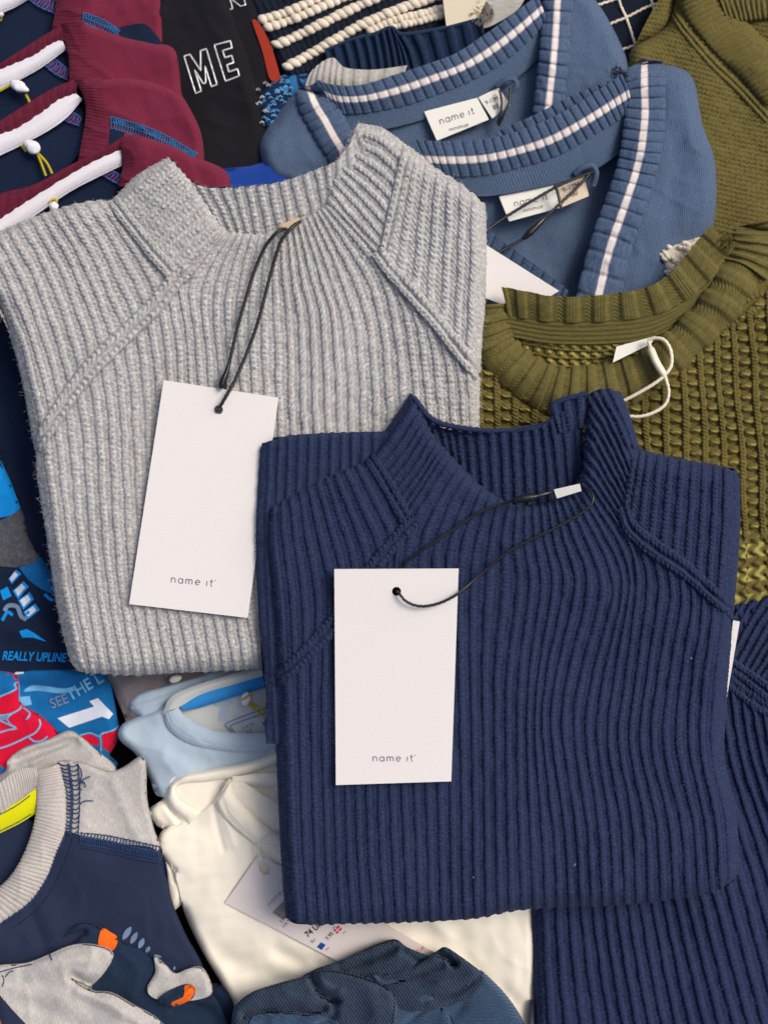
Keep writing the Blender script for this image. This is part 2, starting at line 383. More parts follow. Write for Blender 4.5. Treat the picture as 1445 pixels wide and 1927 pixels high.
M['stripe_cream'] = fabric('cream_chunky_yarn', lin(240, 230, 212), lin(226, 212, 190), None, nscale=(20, 20), sheen=.1, bump=.4)
M['ribnavy'] = fabric('navy_rib_collar', lin(40, 58, 88), lin(26, 42, 68), None, nscale=(3, 20), sheen=.2, bump=.4)
M['greycollar'] = fabric('stone_grey_collar', lin(196, 194, 188), lin(168, 166, 162), None, nscale=(3, 20), sheen=.1, bump=.4)
M['speckle'] = fabric('speckled_jacquard', lin(24, 36, 68), lin(30, 46, 84), None, nscale=(30, 30), fleck=(lin(70, 128, 178), 420, .58), sheen=.1, bump=.5)
M['royal'] = fabric('royal_blue_jersey', lin(34, 72, 160), lin(28, 62, 146), None, nscale=(20, 60), bump=.2)
M['red'] = fabric('rust_red_edge', lin(168, 60, 44), lin(150, 48, 36), None, nscale=(20, 60), bump=.2)
M['printblue'] = fabric('print_blue_jersey', lin(24, 112, 178), lin(18, 98, 162), None, nscale=(6, 6), detail=5, bump=.2, contrast=.25, lowvar=.2)
M['vivid'] = fabric('vivid_blue_jersey', lin(22, 148, 232), lin(16, 138, 222), None, nscale=(20, 60), bump=.2)
M['scarlet'] = fabric('scarlet_print', lin(222, 22, 62), lin(206, 14, 50), None, nscale=(20, 60), bump=.2)
M['charcoal'] = fabric('charcoal_melange', lin(88, 92, 102), lin(70, 74, 84), lin(104, 100, 98), nscale=(20, 20), bump=.3)
M['taupe'] = fabric('taupe_jersey', lin(132, 124, 128), lin(118, 110, 114), None, nscale=(20, 60), bump=.3)
M['card'] = plain('white_card', lin(234, 231, 230), .7, .2, var=.018, nscale=1400, bump=.25)
M['card2'] = plain('cream_card', lin(226, 216, 190), .7, .2, var=.02, nscale=900, bump=.1)
M['label'] = plain('satin_label', lin(238, 238, 230), .5, .3, var=.02, nscale=1500, bump=.2)
M['sticker'] = plain('price_card', lin(226, 218, 216), .45, .4, var=.02, nscale=200)
M['ink'] = plain('grey_ink', lin(84, 84, 88), .6, .2)
M['inkdark'] = plain('dark_ink', lin(50, 50, 54), .6, .2)
M['silver'] = plain('silver_foil', lin(226, 226, 228), .3, .6, .35, var=.2, nscale=500)
M['blackcord'] = plain('black_waxed_cord', lin(30, 31, 34), .35, .5, var=.2, nscale=2500, bump=.4)
M['blackplastic'] = plain('black_plastic', lin(26, 28, 32), .3, .5)
M['whitecord'] = plain('ivory_cord', lin(236, 226, 204), .45, .4)
M['yellowcord'] = plain('yellow_cord', lin(186, 170, 36), .6, .3, var=.1)
M['thread_blue'] = plain('blue_thread', lin(36, 112, 168), .6, .3, var=.15)
M['thread_violet'] = plain('violet_thread', lin(84, 104, 176), .6, .3, var=.15)
M['thread_navy'] = plain('navy_thread', lin(44, 66, 110), .6, .3, var=.15)
M['thread_cream'] = plain('cream_thread', lin(246, 240, 226), .6, .3)
M['thread_pale'] = plain('pale_blue_thread', lin(196, 208, 216), .6, .3)
M['thread_maroon'] = plain('maroon_thread', lin(84, 34, 60), .6, .3)
M['clear'] = plain('clear_plastic', lin(240, 236, 220), .1, .6, alpha=.35)
M['fuzz_navy'] = plain('navy_fibre', lin(64, 76, 114), .9, .1)
M['fuzz_grey'] = plain('grey_fibre', lin(206, 202, 198), .9, .1)
M['fuzz_dark'] = plain('midnight_fibre', lin(30, 38, 58), .9, .1)
M['fuzz_olive'] = plain('olive_fibre', lin(92, 82, 40), .9, .1)
M['fuzz_blue'] = plain('blue_fibre', lin(120, 146, 184), .9, .1)
M['print_white'] = plain('white_print', lin(214, 224, 238), .6, .2)
M['print_sky'] = plain('sky_print', lin(110, 182, 228), .6, .2, var=.15, nscale=120)
M['print_dark'] = plain('dark_blue_print', lin(14, 66, 110), .6, .2, var=.2, nscale=120)
M['print_slate'] = plain('slate_print', lin(120, 144, 176), .6, .2)
M['flag_red'] = plain('red_ink', lin(214, 60, 66), .6, .2)
M['flag_blue'] = plain('blue_ink', lin(34, 74, 158), .6, .2)
M['table'] = fabric('table_cloth', lin(14, 16, 26), lin(10, 12, 20), None, nscale=(20, 20), bump=.2)

# ------------------------------------------------------------------ knit relief
def ribknit(A=6.0, L=9.0, wcol=.30, st=.30, seed=0, groove=.10, wob=.05, vh=.20):
    def f(u, v):
        rows = v / L
        uj = u + wob * np.sin(rows * .55 + np.floor(u + .5) * 2.1 + seed) + wob * .6 * np.sin(rows * 1.7 + np.floor(u + .5) * 5.3)
        x = uj - np.floor(uj + .5)                       # -.5 .. .5, column centre at 0
        col = np.floor(uj + .5); ax = np.abs(x)
        p = np.sqrt(np.clip(1 - (ax / wcol) ** 2, 0, 1))
        ph = rows + ax * 1.7 + .25 * hsh(col, seed)
        s = np.abs(np.sin(math.pi * ph)) ** .8
        rj = hsh(col + seed, np.floor(ph))
        h = p * (1 - st + st * s * (1.0 + .8 * (rj - .5))) - groove * np.exp(-(x / .055) ** 2)
        xv = .5 - ax
        val = vh * np.clip(1 - (xv / (.5 - wcol + .06)) ** 2, 0, 1) * np.abs(np.sin(math.pi * (rows + .4 * (x > 0)))) ** .9
        return A * (np.maximum(h, 0) + val)
    return f

def chain(A=7.0, L=9.0, cols=2, seed=0):
    return ribknit(A, L, wcol=.44, st=.42, seed=seed, groove=.2, wob=.02)

def flatrib(A=3.0, L=6.0, wcol=.42, st=.12):
    return ribknit(A, L, wcol, st, groove=.02, wob=.03)

# ------------------------------------------------------------------ cards, strokes, text
def card(name, corners, z, mat, parent=None, hole=None, hr=8, th=3.0, step=24, hole_poly=None, bend=0.0):
    """thin pasteboard card with its own thickness; corners run TL, TR, BR, BL; z per corner or function"""
    P = np.asarray(corners, float)
    O = np.array(smooth_corner(P, step)); n = len(O); hv = []
    if hole is not None:
        hv = [(hole[0] + hr * math.cos(a), hole[1] + hr * math.sin(a)) for a in np.linspace(0, 2 * math.pi, 20, endpoint=False)]
    if hole_poly is not None: hv = hole_poly; hole = np.mean(hole_poly, 0); 
    gx, gy = np.meshgrid(np.arange(O[:, 0].min(), O[:, 0].max(), step), np.arange(O[:, 1].min(), O[:, 1].max(), step)); gx = gx.ravel(); gy = gy.ravel()
    m = inside(gx, gy, O); m[m] &= segdist(gx[m], gy[m], O, True) > step * .5
    if hv: m &= np.hypot(gx - hole[0], gy - hole[1]) > 26
    pts = [Vector(p) for p in O] + [Vector(p) for p in hv] + [Vector((a, b)) for a, b in zip(gx[m], gy[m])]
    k = len(hv); ed = [(i, (i + 1) % n) for i in range(n)] + [(n + i, n + (i + 1) % k) for i in range(k)]
    vs, es, fs, *_ = delaunay_2d_cdt(pts, ed, [], 1, 1e-4)
    v2 = np.array([(p.x, p.y) for p in vs]); F = [tuple(f) for f in fs]
    if hv:
        cx = np.array([v2[list(f)].mean(0) for f in F]); ins = inside(cx[:, 0], cx[:, 1], np.array(hv)); F = [f for f, i in zip(F, ins) if not i]
    if callable(z): zz = z(v2[:, 0], v2[:, 1])
    else:
        A = np.column_stack([P, np.ones(len(P))]); co = np.linalg.lstsq(A, np.asarray(z, float), rcond=None)[0]; ym, yh = P[:, 1].mean(), (P[:, 1].max() - P[:, 1].min()) / 2; xm, xh = P[:, 0].mean(), (P[:, 0].max() - P[:, 0].min()) / 2; zb = lambda x, y: np.asarray(x) * co[0] + np.asarray(y) * co[1] + co[2] + bend * (((np.asarray(y) - ym) / yh) ** 2 + .5 * (np.asarray(x) - xm) / xh * (np.asarray(y) - ym) / yh); zz = zb(v2[:, 0], v2[:, 1])
    top = Wp(np.column_stack([v2, zz])); bot = top.copy(); bot[:, 2] -= th * S
    nn = len(v2); faces = []
    for f in F:
        a, b, c = top[f[0]], top[f[1]], top[f[2]]
        if np.cross(b - a, c - a)[2] < 0: f = f[::-1]
        faces.append(f); faces.append(tuple(i + nn for i in f[::-1]))
    def ringf(ids, ccw):
        for i in range(len(ids)):
            a, b = ids[i], ids[(i + 1) % len(ids)]
            q = (a, b, b + nn, a + nn); faces.append(q if ccw else q[::-1])
    area = sum(O[i][0] * O[(i + 1) % n][1] - O[(i + 1) % n][0] * O[i][1] for i in range(n))
    ringf(list(range(n)), area > 0)
    if hv: ringf(list(range(n, n + k)), False)
    me = bpy.data.meshes.new(name); me.from_pydata(np.vstack([top, bot]).tolist(), [], [tuple(int(q) for q in f) for f in faces]); me.update()
    l = me.uv_layers.new(name='UVMap')
    o = link(name, me, mat, parent)
    return o, (zb if not callable(z) else z)

def ribbon_strokes(name, strokes, to2, zf, wd, mat, parent, dz=.35):
    V, F = [], []; off = 0
    for s in strokes:
        Q = smooth(s, step=.06) if len(s) > 2 else smooth(s, n=6)
        t = np.gradient(Q, axis=0); t /= np.linalg.norm(t, axis=1, keepdims=True) + 1e-9; nr = np.column_stack([-t[:, 1], t[:, 0]])
        A = to2(Q + nr * wd / 2); B = to2(Q - nr * wd / 2)
        for q in (A, B): V.append(np.column_stack([q, zf(q[:, 0], q[:, 1]) + dz]))
        n = len(Q); i = np.arange(n - 1); F.append(np.column_stack([off + i, off + i + 1, off + n + i + 1, off + n + i])); off += 2 * n
    V = Wp(np.concatenate(V)); F = np.concatenate(F)
    e = np.cross(V[F[:, 1]] - V[F[:, 0]], V[F[:, 2]] - V[F[:, 0]])[:, 2] < 0; F[e] = F[e][:, ::-1]
    return link(name, mesh_np(name, V, F), mat, parent)

def arc(cx, cy, rx, ry, a0, a1, n=10):
    a = np.radians(np.linspace(a0, a1, n)); return [(cx + rx * math.cos(t), cy + ry * math.sin(t)) for t in a]
GLY = {   # x-height 1, y up; (strokes, advance)
 'n': ([[(0, 0), (0, 1)], [(0, .55)] + arc(.42, .55, .42, .45, 180, 0) + [(.84, 0)]], 1.24),
 'a': ([arc(.46, .5, .46, .5, 0, 360, 22), [(.92, 1), (.92, 0)]], 1.32),
 'm': ([[(0, 0), (0, 1)], [(0, .62)] + arc(.34, .62, .34, .38, 180, 0) + [(.68, 0)], [(.68, .62)] + arc(1.02, .62, .34, .38, 180, 0) + [(1.36, 0)]], 1.78),
 'e': ([[(.04, .52), (.92, .52)], arc(.48, .5, .46, .5, 3, 312, 20)], 1.34),
 'i': ([[(0, 0), (0, 1)]], .42),
 't': ([[(.22, 1.45), (.22, .3)] , arc(.44, .24, .22, .24, 180, 290, 6), [(-.05, 1), (.55, 1)]], .75),
 's': ([arc(.34, .74, .3, .26, 40, 260, 10) + arc(.36, .27, .32, .27, 90, -140, 10)], .92),
 'z': ([[(0, 1), (.66, 1)], [(.66, 1), (0, 0)], [(0, 0), (.7, 0)]], .95),
 '\u00b0': ([arc(.02, 1.3, .05, .05, 0, 330, 8)], .3), ' ': ([], .55)}
def wordmark(name, text, p0, p1, zf, mat, parent, weight=.11, track=0.0, sq=1.0):
    """text drawn with round-ended strokes from p0 to p1 (baseline)"""
    x = 0; st = []
    for ch in text:
        s, adv = GLY[ch]; st += [[(a + x, b) for a, b in q] for q in s]; x += adv + track
    x -= track + .3
    p0 = np.array(p0, float); p1 = np.array(p1, float); d = (p1 - p0) / x; up = np.array([d[1], -d[0]]) * sq
    return ribbon_strokes(name, st, lambda Q: p0 + Q[:, :1] * d + Q[:, 1:2] * up, zf, weight, mat, parent)

def text_mesh(name, body, p0, p1, zf, mat, parent, hfac=1.0, dz=.6, bold=0.0, shear=0.0, split=False):
    """flat print set in the plain built-in font, laid on a surface from p0 to p1"""
    cu = bpy.data.curves.new('print', 'FONT'); cu.body = body; cu.resolution_u = 3; cu.offset = bold; cu.shear = shear
    ob = bpy.data.objects.new('print', cu); C.objects.link(ob); bpy.context.view_layer.update()
    me = bpy.data.meshes.new_from_object(ob.evaluated_get(bpy.context.evaluated_depsgraph_get()))
    bpy.data.objects.remove(ob); me.name = name
    V = np.empty(len(me.vertices) * 3); me.vertices.foreach_get('co', V); V = V.reshape(-1, 3)
    w_ = V[:, 0].max() - V[:, 0].min(); V[:, 0] -= V[:, 0].min()
    p0 = np.array(p0, float); p1 = np.array(p1, float); d = (p1 - p0) / w_; up = np.array([d[1], -d[0]]) * hfac
    Q = p0 + V[:, :1] * d + V[:, 1:2] * up
    me.vertices.foreach_set('co', Wp(np.column_stack([Q, zf(Q[:, 0], Q[:, 1]) + dz])).ravel().astype(np.float32)); me.update()
    me.materials.clear()
    return link(name, me, mat, parent)

def decal(name, outline, zf, mat, parent, dz=.5, step=6, corner=True, uvs=1.0):
    return blob(name, outline, lambda x, y: zf(x, y) + dz, mat, parent, step=step, corner=corner, uvs=uvs)

def fuzz(parent, mat, n, ln=(3, 9), wd=.42, seed=3, lift=.4, name='fuzz'):
    r = np.random.default_rng(seed)
    P = np.concatenate(FUZZ[parent.name]); P = P[r.integers(0, len(P), n)]
    a = r.uniform(0, 6.283, n); L = r.uniform(*ln, n); up = r.uniform(0.05, lift, n)
    d = np.stack([np.cos(a), np.sin(a), up], 1); d /= np.linalg.norm(d, axis=1, keepdims=True)
    bend = r.normal(0, .6, (n, 3)); bend[:, 2] -= .5
    K = 4; pts = []
    for i in range(K):
        t = i / (K - 1); pts.append(P + d * (L * t)[:, None] + bend * (L * t * t * .5)[:, None] + np.array([0, 0, 1.0]))
    side = np.stack([-d[:, 1], d[:, 0], 0 * a], 1); side /= np.linalg.norm(side, axis=1, keepdims=True) + 1e-9
    V = []
    for i in range(K):
        wv = wd * (1 - .7 * i / (K - 1)) * .5; V += [pts[i] + side * wv, pts[i] - side * wv]
    V = np.stack(V, 1); base = np.arange(n)[:, None] * (2 * K); F = []
    for i in range(K - 1): F.append(np.stack([base[:, 0] + 2*i, base[:, 0] + 2*i+1, base[:, 0] + 2*i+3, base[:, 0] + 2*i+2], -1))
    me = mesh_np(name, Wp(V.reshape(-1, 3)), np.concatenate(F)); o = link(name, me, mat, parent); o['kind'] = 'stuff'
    return o

def tuft(name, c, z, r, n, mat, parent, ln=(10, 22), wd=1.2, seed=5, lean=(0, 0)):
    rr = np.random.default_rng(seed); paths = []
    for i in range(n):
        a = rr.uniform(0, 6.283); q = r * math.sqrt(rr.uniform(0, 1)); L = rr.uniform(*ln)
        x, y = c[0] + q * math.cos(a), c[1] + q * math.sin(a); b = rr.uniform(0, 6.283)
        paths.append(np.array([(x, y, z), (x + .3 * L * math.cos(b) + lean[0] * .4, y + .3 * L * math.sin(b) + lean[1] * .4, z + .5 * L), (x + .8 * L * math.cos(b) + lean[0], y + .8 * L * math.sin(b) + lean[1], z + .6 * L)]))
    o = tubes(name, paths, wd / 2, mat, parent, sides=3); return o

# ================================================================== the surface below everything
me = bpy.data.meshes.new('table'); a_ = 3.0
me.from_pydata([(-a_, -a_, 0), (a_, -a_, 0), (a_, a_, 0), (-a_, a_, 0)], [], [(0, 1, 2, 3)]); me.uv_layers.new(name='UVMap')
table = link('table', me, M['table']); table['kind'] = 'structure'

# ================================================================== navy sweater on top of the pile
NO = [(503, 958), (540, 935), (590, 908), (640, 885), (690, 863)]
NR = [(1201, 847), (1250, 858), (1300, 868), (1350, 876), (1384, 882), (1391, 900), (1392, 1000), (1381, 1135), (1372, 1230), (1364, 1335), (1362, 1435), (1384, 1536), (1388, 1620), (1384, 1655), (1360, 1674), (1270, 1692), (1138, 1704), (985, 1712), (897, 1728), (700, 1738), (560, 1741), (540, 1728), (530, 1600), (521, 1400), (517, 1280), (507, 1120), (497, 1010), (503, 958)]
open_n = [(775, 740), (793, 775), (808, 805), (826, 832), (845, 855), (880, 893), (925, 930), (975, 952), (1020, 950), (1045, 940), (1075, 922), (1095, 900), (1100, 845), (1104, 790), (1106, 745)]
gN = G(250, [(NO + [(735, 800), (775, 740)], 46, 26), (NR, 52, 34), (open_n, 26, 22), ([(1106, 745), (1130, 732), (1165, 738), (1185, 790), (1201, 847)], 40, 22)], seed=11, amp=4, wl=(90, 260),
       wrinkles=[([(900, 1180), (1020, 1230), (1180, 1290), (1340, 1330)], 45, -5), ([(1000, 1060), (1150, 1130), (1300, 1190)], 40, 5), ([(1050, 1460), (1250, 1500), (1370, 1560)], 40, -4)])
nav = thing('sweater', 'navy ribbed mock neck sweater lying uppermost, a big white tag on its chest', 'sweater', 'ribbed navy sweaters')
RK = ribknit(A=7.2, L=8.2, wcol=.27, st=.34, seed=1, vh=.30, wob=.015)
RKc = ribknit(vh=.24, wob=.02, A=8.4, L=7.6, wcol=.30, st=.24, seed=2)
mN = M['navy']
P_ = lambda name, ks, cs, disp=RK, zf=gN, mat=mN, par=nav, **k: patch(name, ks, cs, zf, disp, mat, par, **k)
P_('front_panel', [0, 2, 5, 8.5, 11.5], [
  [(517, 1280), (521, 1400), (530, 1600), (540, 1728)], [(566, 1240), (568, 1400), (574, 1600), (584, 1739)],
  [(634, 1160), (630, 1350), (636, 1600), (645, 1738)], [(707, 1060), (700, 1300), (708, 1600), (718, 1737)],
  [(765, 985), (752, 1060), (760, 1200), (772, 1500), (781, 1735)]])
P_('front_panel', [11.5, 14, 17, 20, 21, 25, 28, 31], [
  [(845, 855), (800, 925), (765, 985), (752, 1060), (760, 1200), (772, 1500), (781, 1735)],
  [(880, 893), (850, 950), (825, 1020), (818, 1100), (822, 1250), (834, 1733)],
  [(925, 930), (908, 985), (893, 1060), (888, 1200), (892, 1400), (897, 1728)],
  [(975, 952), (970, 1020), (978, 1100), (958, 1268), (956, 1400), (959, 1570), (962, 1715)],
  [(990, 952), (990, 1020), (1000, 1100), (980, 1268), (977, 1400), (980, 1570), (985, 1712)],
  [(1045, 940), (1062, 1010), (1086, 1100), (1050, 1268), (1040, 1368), (1067, 1570), (1075, 1707)],
  [(1075, 922), (1110, 985), (1146, 1060), (1156, 1120), (1120, 1268), (1106, 1380), (1130, 1560), (1138, 1704)],
  [(1096, 890), (1135, 945), (1185, 1020), (1200, 1090), (1182, 1268), (1167, 1390), (1194, 1550), (1200, 1699)]])
P_('front_panel', [31, 34, 37, 40], [
  [(1185, 1020), (1200, 1090), (1182, 1268), (1167, 1390), (1194, 1550), (1200, 1699)],
  [(1262, 1074), (1265, 1130), (1242, 1268), (1230, 1400), (1262, 1550), (1272, 1691)],
  [(1325, 1120), (1322, 1170), (1308, 1268), (1300, 1400), (1330, 1550), (1340, 1680)],
  [(1381, 1165), (1372, 1230), (1364, 1335), (1362, 1435), (1384, 1536), (1388, 1650)]])
P_('sleeve', [0, 2.5, 5.5, 8.5, 11], [
  [(503, 958), (497, 1010), (507, 1120), (517, 1280)], [(540, 935), (545, 1010), (560, 1120), (566, 1240)],
  [(590, 908), (610, 990), (632, 1080), (634, 1160)], [(640, 885), (668, 950), (695, 1015), (707, 1060)],
  [(690, 863), (715, 905), (740, 950), (765, 985)]], vref='start')
P_('collar', [0, 2, 4, 6, 8.5], [
  [(690, 863), (735, 800), (775, 740)], [(708, 893), (755, 835), (793, 775)], [(727, 922), (775, 862), (808, 805)],
  [(745, 952), (793, 888), (826, 832)], [(765, 985), (800, 925), (845, 855)]], disp=RKc)
P_('collar', [0, 2, 4, 6, 8, 10], [
  [(1165, 738), (1185, 790), (1201, 847)], [(1130, 732), (1165, 800), (1197, 885)], [(1106, 745), (1145, 815), (1193, 918)],
  [(1104, 790), (1140, 860), (1190, 953)], [(1100, 845), (1138, 905), (1188, 988)], [(1096, 890), (1135, 945), (1185, 1020)]], disp=RKc)
P_('sleeve', [0, 2.4, 4.8, 7.2, 9.4], [
  [(1201, 847), (1196, 900), (1186, 965)], [(1250, 858), (1243, 930), (1235, 1015)], [(1300, 868), (1296, 950), (1288, 1055)],
  [(1350, 876), (1347, 980), (1338, 1102)], [(1391, 890), (1392, 1000), (1381, 1145)]], vref='start')
CH = chain(A=10.5, L=10)
P_('seam', [-.5, 1.5], [[(1178, 935), (1192, 975), (1235, 1012), (1288, 1050), (1338, 1096), (1381, 1140)], [(1165, 965), (1183, 1012), (1228, 1052), (1280, 1086), (1330, 1128), (1381, 1170)]], disp=CH, zoff=lambda s, t: 1 + 4 * np.sin(math.pi * s))
P_('seam', [-.5, 1.5], [[(775, 968), (750, 992), (700, 1048), (634, 1143), (562, 1222), (515, 1270)], [(790, 985), (765, 1012), (720, 1070), (655, 1166), (582, 1246), (520, 1300)]], disp=CH, zoff=lambda s, t: 1 + 4 * np.sin(math.pi * s))
P_('seam', [-.5, 1.5], [[(684, 866), (720, 928), (757, 992)], [(706, 850), (742, 910), (776, 968)]], disp=CH, zoff=lambda s, t: 2 * np.sin(math.pi * s))
P_('seam', [-.5, 1.5], [[(1190, 842), (1182, 900), (1170, 965)], [(1214, 850), (1206, 905), (1194, 975)]], disp=CH, zoff=lambda s, t: 2 * np.sin(math.pi * s))
# inside of the back collar, standing up behind the neck opening
P_('collar', [0, 2, 5.5, 9, 12.5, 14.5, 16.5], [
  [(772, 745, 236), (786, 790, 224), (812, 880, 196)], [(815, 792, 236), (825, 830, 226), (848, 915, 196)], [(872, 808, 238), (876, 850, 226), (890, 965, 196)],
  [(945, 812, 240), (948, 850, 228), (955, 985, 198)], [(1015, 803, 240), (1020, 850, 228), (1030, 980, 198)], [(1046, 782, 244), (1056, 840, 228), (1068, 960, 200)],
  [(1100, 740, 244), (1096, 800, 226), (1104, 930, 202)]], zf=None, disp=RKc)
P_('collar', [0, 2.4], [[(1040, 762, 246), (1046, 790, 244), (1052, 812, 236)], [(1100, 742, 252), (1102, 770, 244), (1100, 800, 232)]], zf=None, disp=RKc)
tubes('collar_rim', [np.column_stack([smooth([(778, 748), (815, 790), (872, 806), (945, 811), (1015, 802), (1042, 786), (1040, 764), (1060, 752), (1106, 740)], step=4), np.interp(np.linspace(0, 1, len(smooth([(778, 748), (815, 790), (872, 806), (945, 811), (1015, 802), (1042, 786), (1040, 764), (1060, 752), (1106, 740)], step=4))), [0, .7, .8, 1], [238, 240, 246, 254])])], 5.5, mN, nav, sides=8, twist=.35)
# sleeve folded behind, seen as a layer at the left
gNs = G(228, [([(500, 1420), (500, 1300), (488, 1150), (484, 1000), (492, 845), (500, 824), (560, 819), (640, 815), (760, 812)], 12, 10)], seed=12, amp=2)
P_('folded_sleeve', [0, 3, 7, 11, 13], [[(492, 835), (484, 1000), (488, 1150), (503, 1400)], [(545, 820), (540, 1000), (545, 1150), (555, 1400)], [(625, 815), (622, 1000), (630, 1150), (640, 1400)], [(705, 812), (705, 1000), (715, 1150), (715, 1400)], [(750, 811), (750, 1000), (755, 1150), (755, 1400)]], zf=gNs, su=2.6, sv=2.6)
skirt('underside', NR[1:] + NO[1:] + [(735, 800), (775, 740), (800, 790), (900, 815), (1040, 790), (1106, 745), (1150, 738), (1185, 790), (1201, 847)], gN, 118, M['navy2'], nav)
skirt('underside', [(492, 835), (484, 1000), (488, 1150), (500, 1300), (560, 1300), (700, 1200), (740, 1000), (740, 830), (640, 815), (560, 819), (500, 824)], gNs, 150, M['navy2'], nav)
fuzz(nav, M['fuzz_navy'], 60000, seed=21)

# ================================================================== grey sweater
GL = [(-60, 455), (-5, 437), (60, 410), (120, 390), (175, 378), (212, 378)]
GLs = [(-70, 470), (-30, 545), (0, 577), (25, 649), (44, 721), (58, 799), (66, 843), (72, 900), (89, 1005), (108, 1136), (133, 1240), (142, 1256), (160, 1266), (250, 1270), (400, 1262), (560, 1255)]
GRs = [(767, 275), (795, 297), (825, 320), (865, 345), (900, 368), (912, 390), (913, 520), (903, 690), (900, 800), (905, 1000)]
open_g = [(318, 297), (337, 318), (358, 342), (382, 376), (405, 412), (421, 433), (450, 439), (490, 442), (530, 432), (562, 418), (590, 402), (616, 386)]
gG = G(200, [(GL, 44, 24), (GLs, 46, 36), (GRs, 42, 26), ([(212, 378), (260, 330), (318, 297)], 40, 20), (open_g, 10, 16), ([(616, 386), (628, 340), (640, 293), (674, 232)], 6, 14), ([(674, 232), (720, 242), (767, 275)], 36, 18)], seed=31, amp=5, wl=(90, 260))
gry = thing('sweater', 'light grey melange ribbed mock neck sweater with a tilted white tag', 'sweater')
RG = ribknit(A=7.4, L=10.5, wcol=.28, seed=4, st=.42, vh=.38, wob=.03)
mG = M['grey']
Q_ = lambda name, ks, cs, disp=RG, zf=gG, **k: patch(name, ks, cs, zf, disp, mG, gry, **k)
Q_('front_panel', [0, 2.5, 5, 8, 10.5, 13], [
  [(70, 850), (72, 900), (89, 1005), (108, 1136), (133, 1240), (150, 1264)], [(116, 774), (126, 860), (140, 1005), (160, 1136), (185, 1267)],
  [(172, 702), (186, 800), (197, 1000), (212, 1136), (238, 1270)], [(238, 636), (252, 750), (264, 1000), (275, 1136), (300, 1269)],
  [(292, 580), (308, 700), (320, 1000), (328, 1136), (352, 1266)], [(338, 528), (356, 640), (372, 1000), (382, 1136), (405, 1262)]])
Q_('front_panel', [13, 16, 19, 22, 25, 28, 31.5], [
  [(421, 433), (375, 478), (338, 528), (352, 640), (372, 1000), (382, 1136), (405, 1262)],
  [(450, 439), (422, 500), (406, 570), (415, 700), (432, 1000), (445, 1136), (465, 1260)],
  [(490, 442), (478, 510), (472, 600), (480, 750), (495, 1000), (508, 1136), (528, 1257)],
  [(530, 432), (535, 520), (545, 620), (548, 750), (560, 1000), (572, 1255)],
  [(562, 418), (585, 510), (608, 600), (615, 750), (625, 1000), (640, 1150)],
  [(590, 402), (630, 490), (666, 590), (680, 700), (690, 1000), (705, 1050)],
  [(618, 385), (665, 432), (722, 498), (754, 590), (768, 700), (778, 850), (785, 1000)]])
Q_('front_panel', [31.5, 33.5, 35.5, 38], [
  [(722, 498), (754, 590), (768, 700), (778, 850), (785, 1000)], [(787, 570), (806, 660), (820, 800), (830, 1000)], [(845, 642), (858, 720), (866, 850), (872, 1000)], [(902, 712), (900, 760), (900, 860), (905, 1000)]])
Q_('sleeve', [0, 3, 6, 9, 11.5, 13], [
  [(-62, 462), (-25, 545), (25, 649), (44, 721), (60, 810), (68, 850)], [(-5, 437), (40, 520), (75, 610), (100, 690), (124, 776)],
  [(60, 410), (108, 490), (142, 570), (165, 640), (178, 700)], [(120, 390), (168, 465), (205, 545), (243, 632)],
  [(175, 378), (220, 440), (262, 510), (296, 575)], [(212, 378), (245, 420), (280, 465), (330, 525)]], vref='start')
Q_('collar', [0, 2, 4.2, 6.4, 8.2, 10], [
  [(212, 378), (260, 330), (318, 297)], [(232, 408), (285, 360), (337, 318)], [(255, 437), (310, 390), (358, 342)],
  [(280, 467), (335, 418), (382, 376)], [(303, 497), (355, 450), (405, 412)], [(330, 527), (372, 480), (421, 433)]], disp=ribknit(vh=.3, st=.4, wob=.03, A=8.4, L=9.5, wcol=.29, seed=6))
Q_('collar', [0, 1.3, 2.6, 4, 5.4, 6.9, 8.2, 9.6], [
  [(674, 232), (720, 242), (766, 276)], [(662, 253), (712, 268), (758, 308)], [(650, 274), (702, 297), (750, 340)], [(640, 293), (692, 327), (742, 374)],
  [(634, 312), (684, 357), (735, 412)], [(628, 335), (675, 386), (728, 448)], [(622, 360), (668, 415), (724, 475)], [(616, 386), (663, 432), (721, 498)]], disp=ribknit(vh=.36, st=.4, wob=.03, A=6.6, L=9.5, wcol=.29, seed=7))
Q_('sleeve', [0, 1.5, 3, 4.8, 7], [
  [(767, 275), (747, 360), (722, 470)], [(795, 297), (781, 400), (768, 530)], [(825, 320), (817, 440), (808, 575)], [(865, 345), (862, 480), (855, 630)], [(912, 385), (913, 520), (903, 700)]], vref='start')
CG = chain(A=11.0, L=12)
Q_('seam', [-.5, 1.5], [[(346, 496), (322, 510), (282, 560), (230, 610), (160, 678), (105, 752), (70, 815)], [(362, 520), (340, 540), (304, 586), (250, 640), (182, 706), (128, 776), (78, 850)]], disp=CG, zoff=lambda s, t: 3 + 4 * np.sin(math.pi * s))
Q_('seam', [-.5, 1.5], [[(718, 462), (740, 492), (790, 548), (850, 618), (905, 690)], [(700, 480), (722, 512), (772, 568), (832, 640), (892, 716)]], disp=CG, zoff=lambda s, t: 3 + 4 * np.sin(math.pi * s))
Q_('seam', [-.5, 1.5], [[(202, 384), (236, 428), (272, 474), (322, 534)], [(226, 374), (262, 420), (296, 462), (344, 512)]], disp=CG, zoff=lambda s, t: 1 + 3 * np.sin(math.pi * s))
Q_('seam', [-.5, 1.5], [[(757, 272), (738, 360), (714, 470)], [(782, 286), (762, 370), (734, 485)]], disp=CG, zoff=lambda s, t: 1 + 3 * np.sin(math.pi * s))
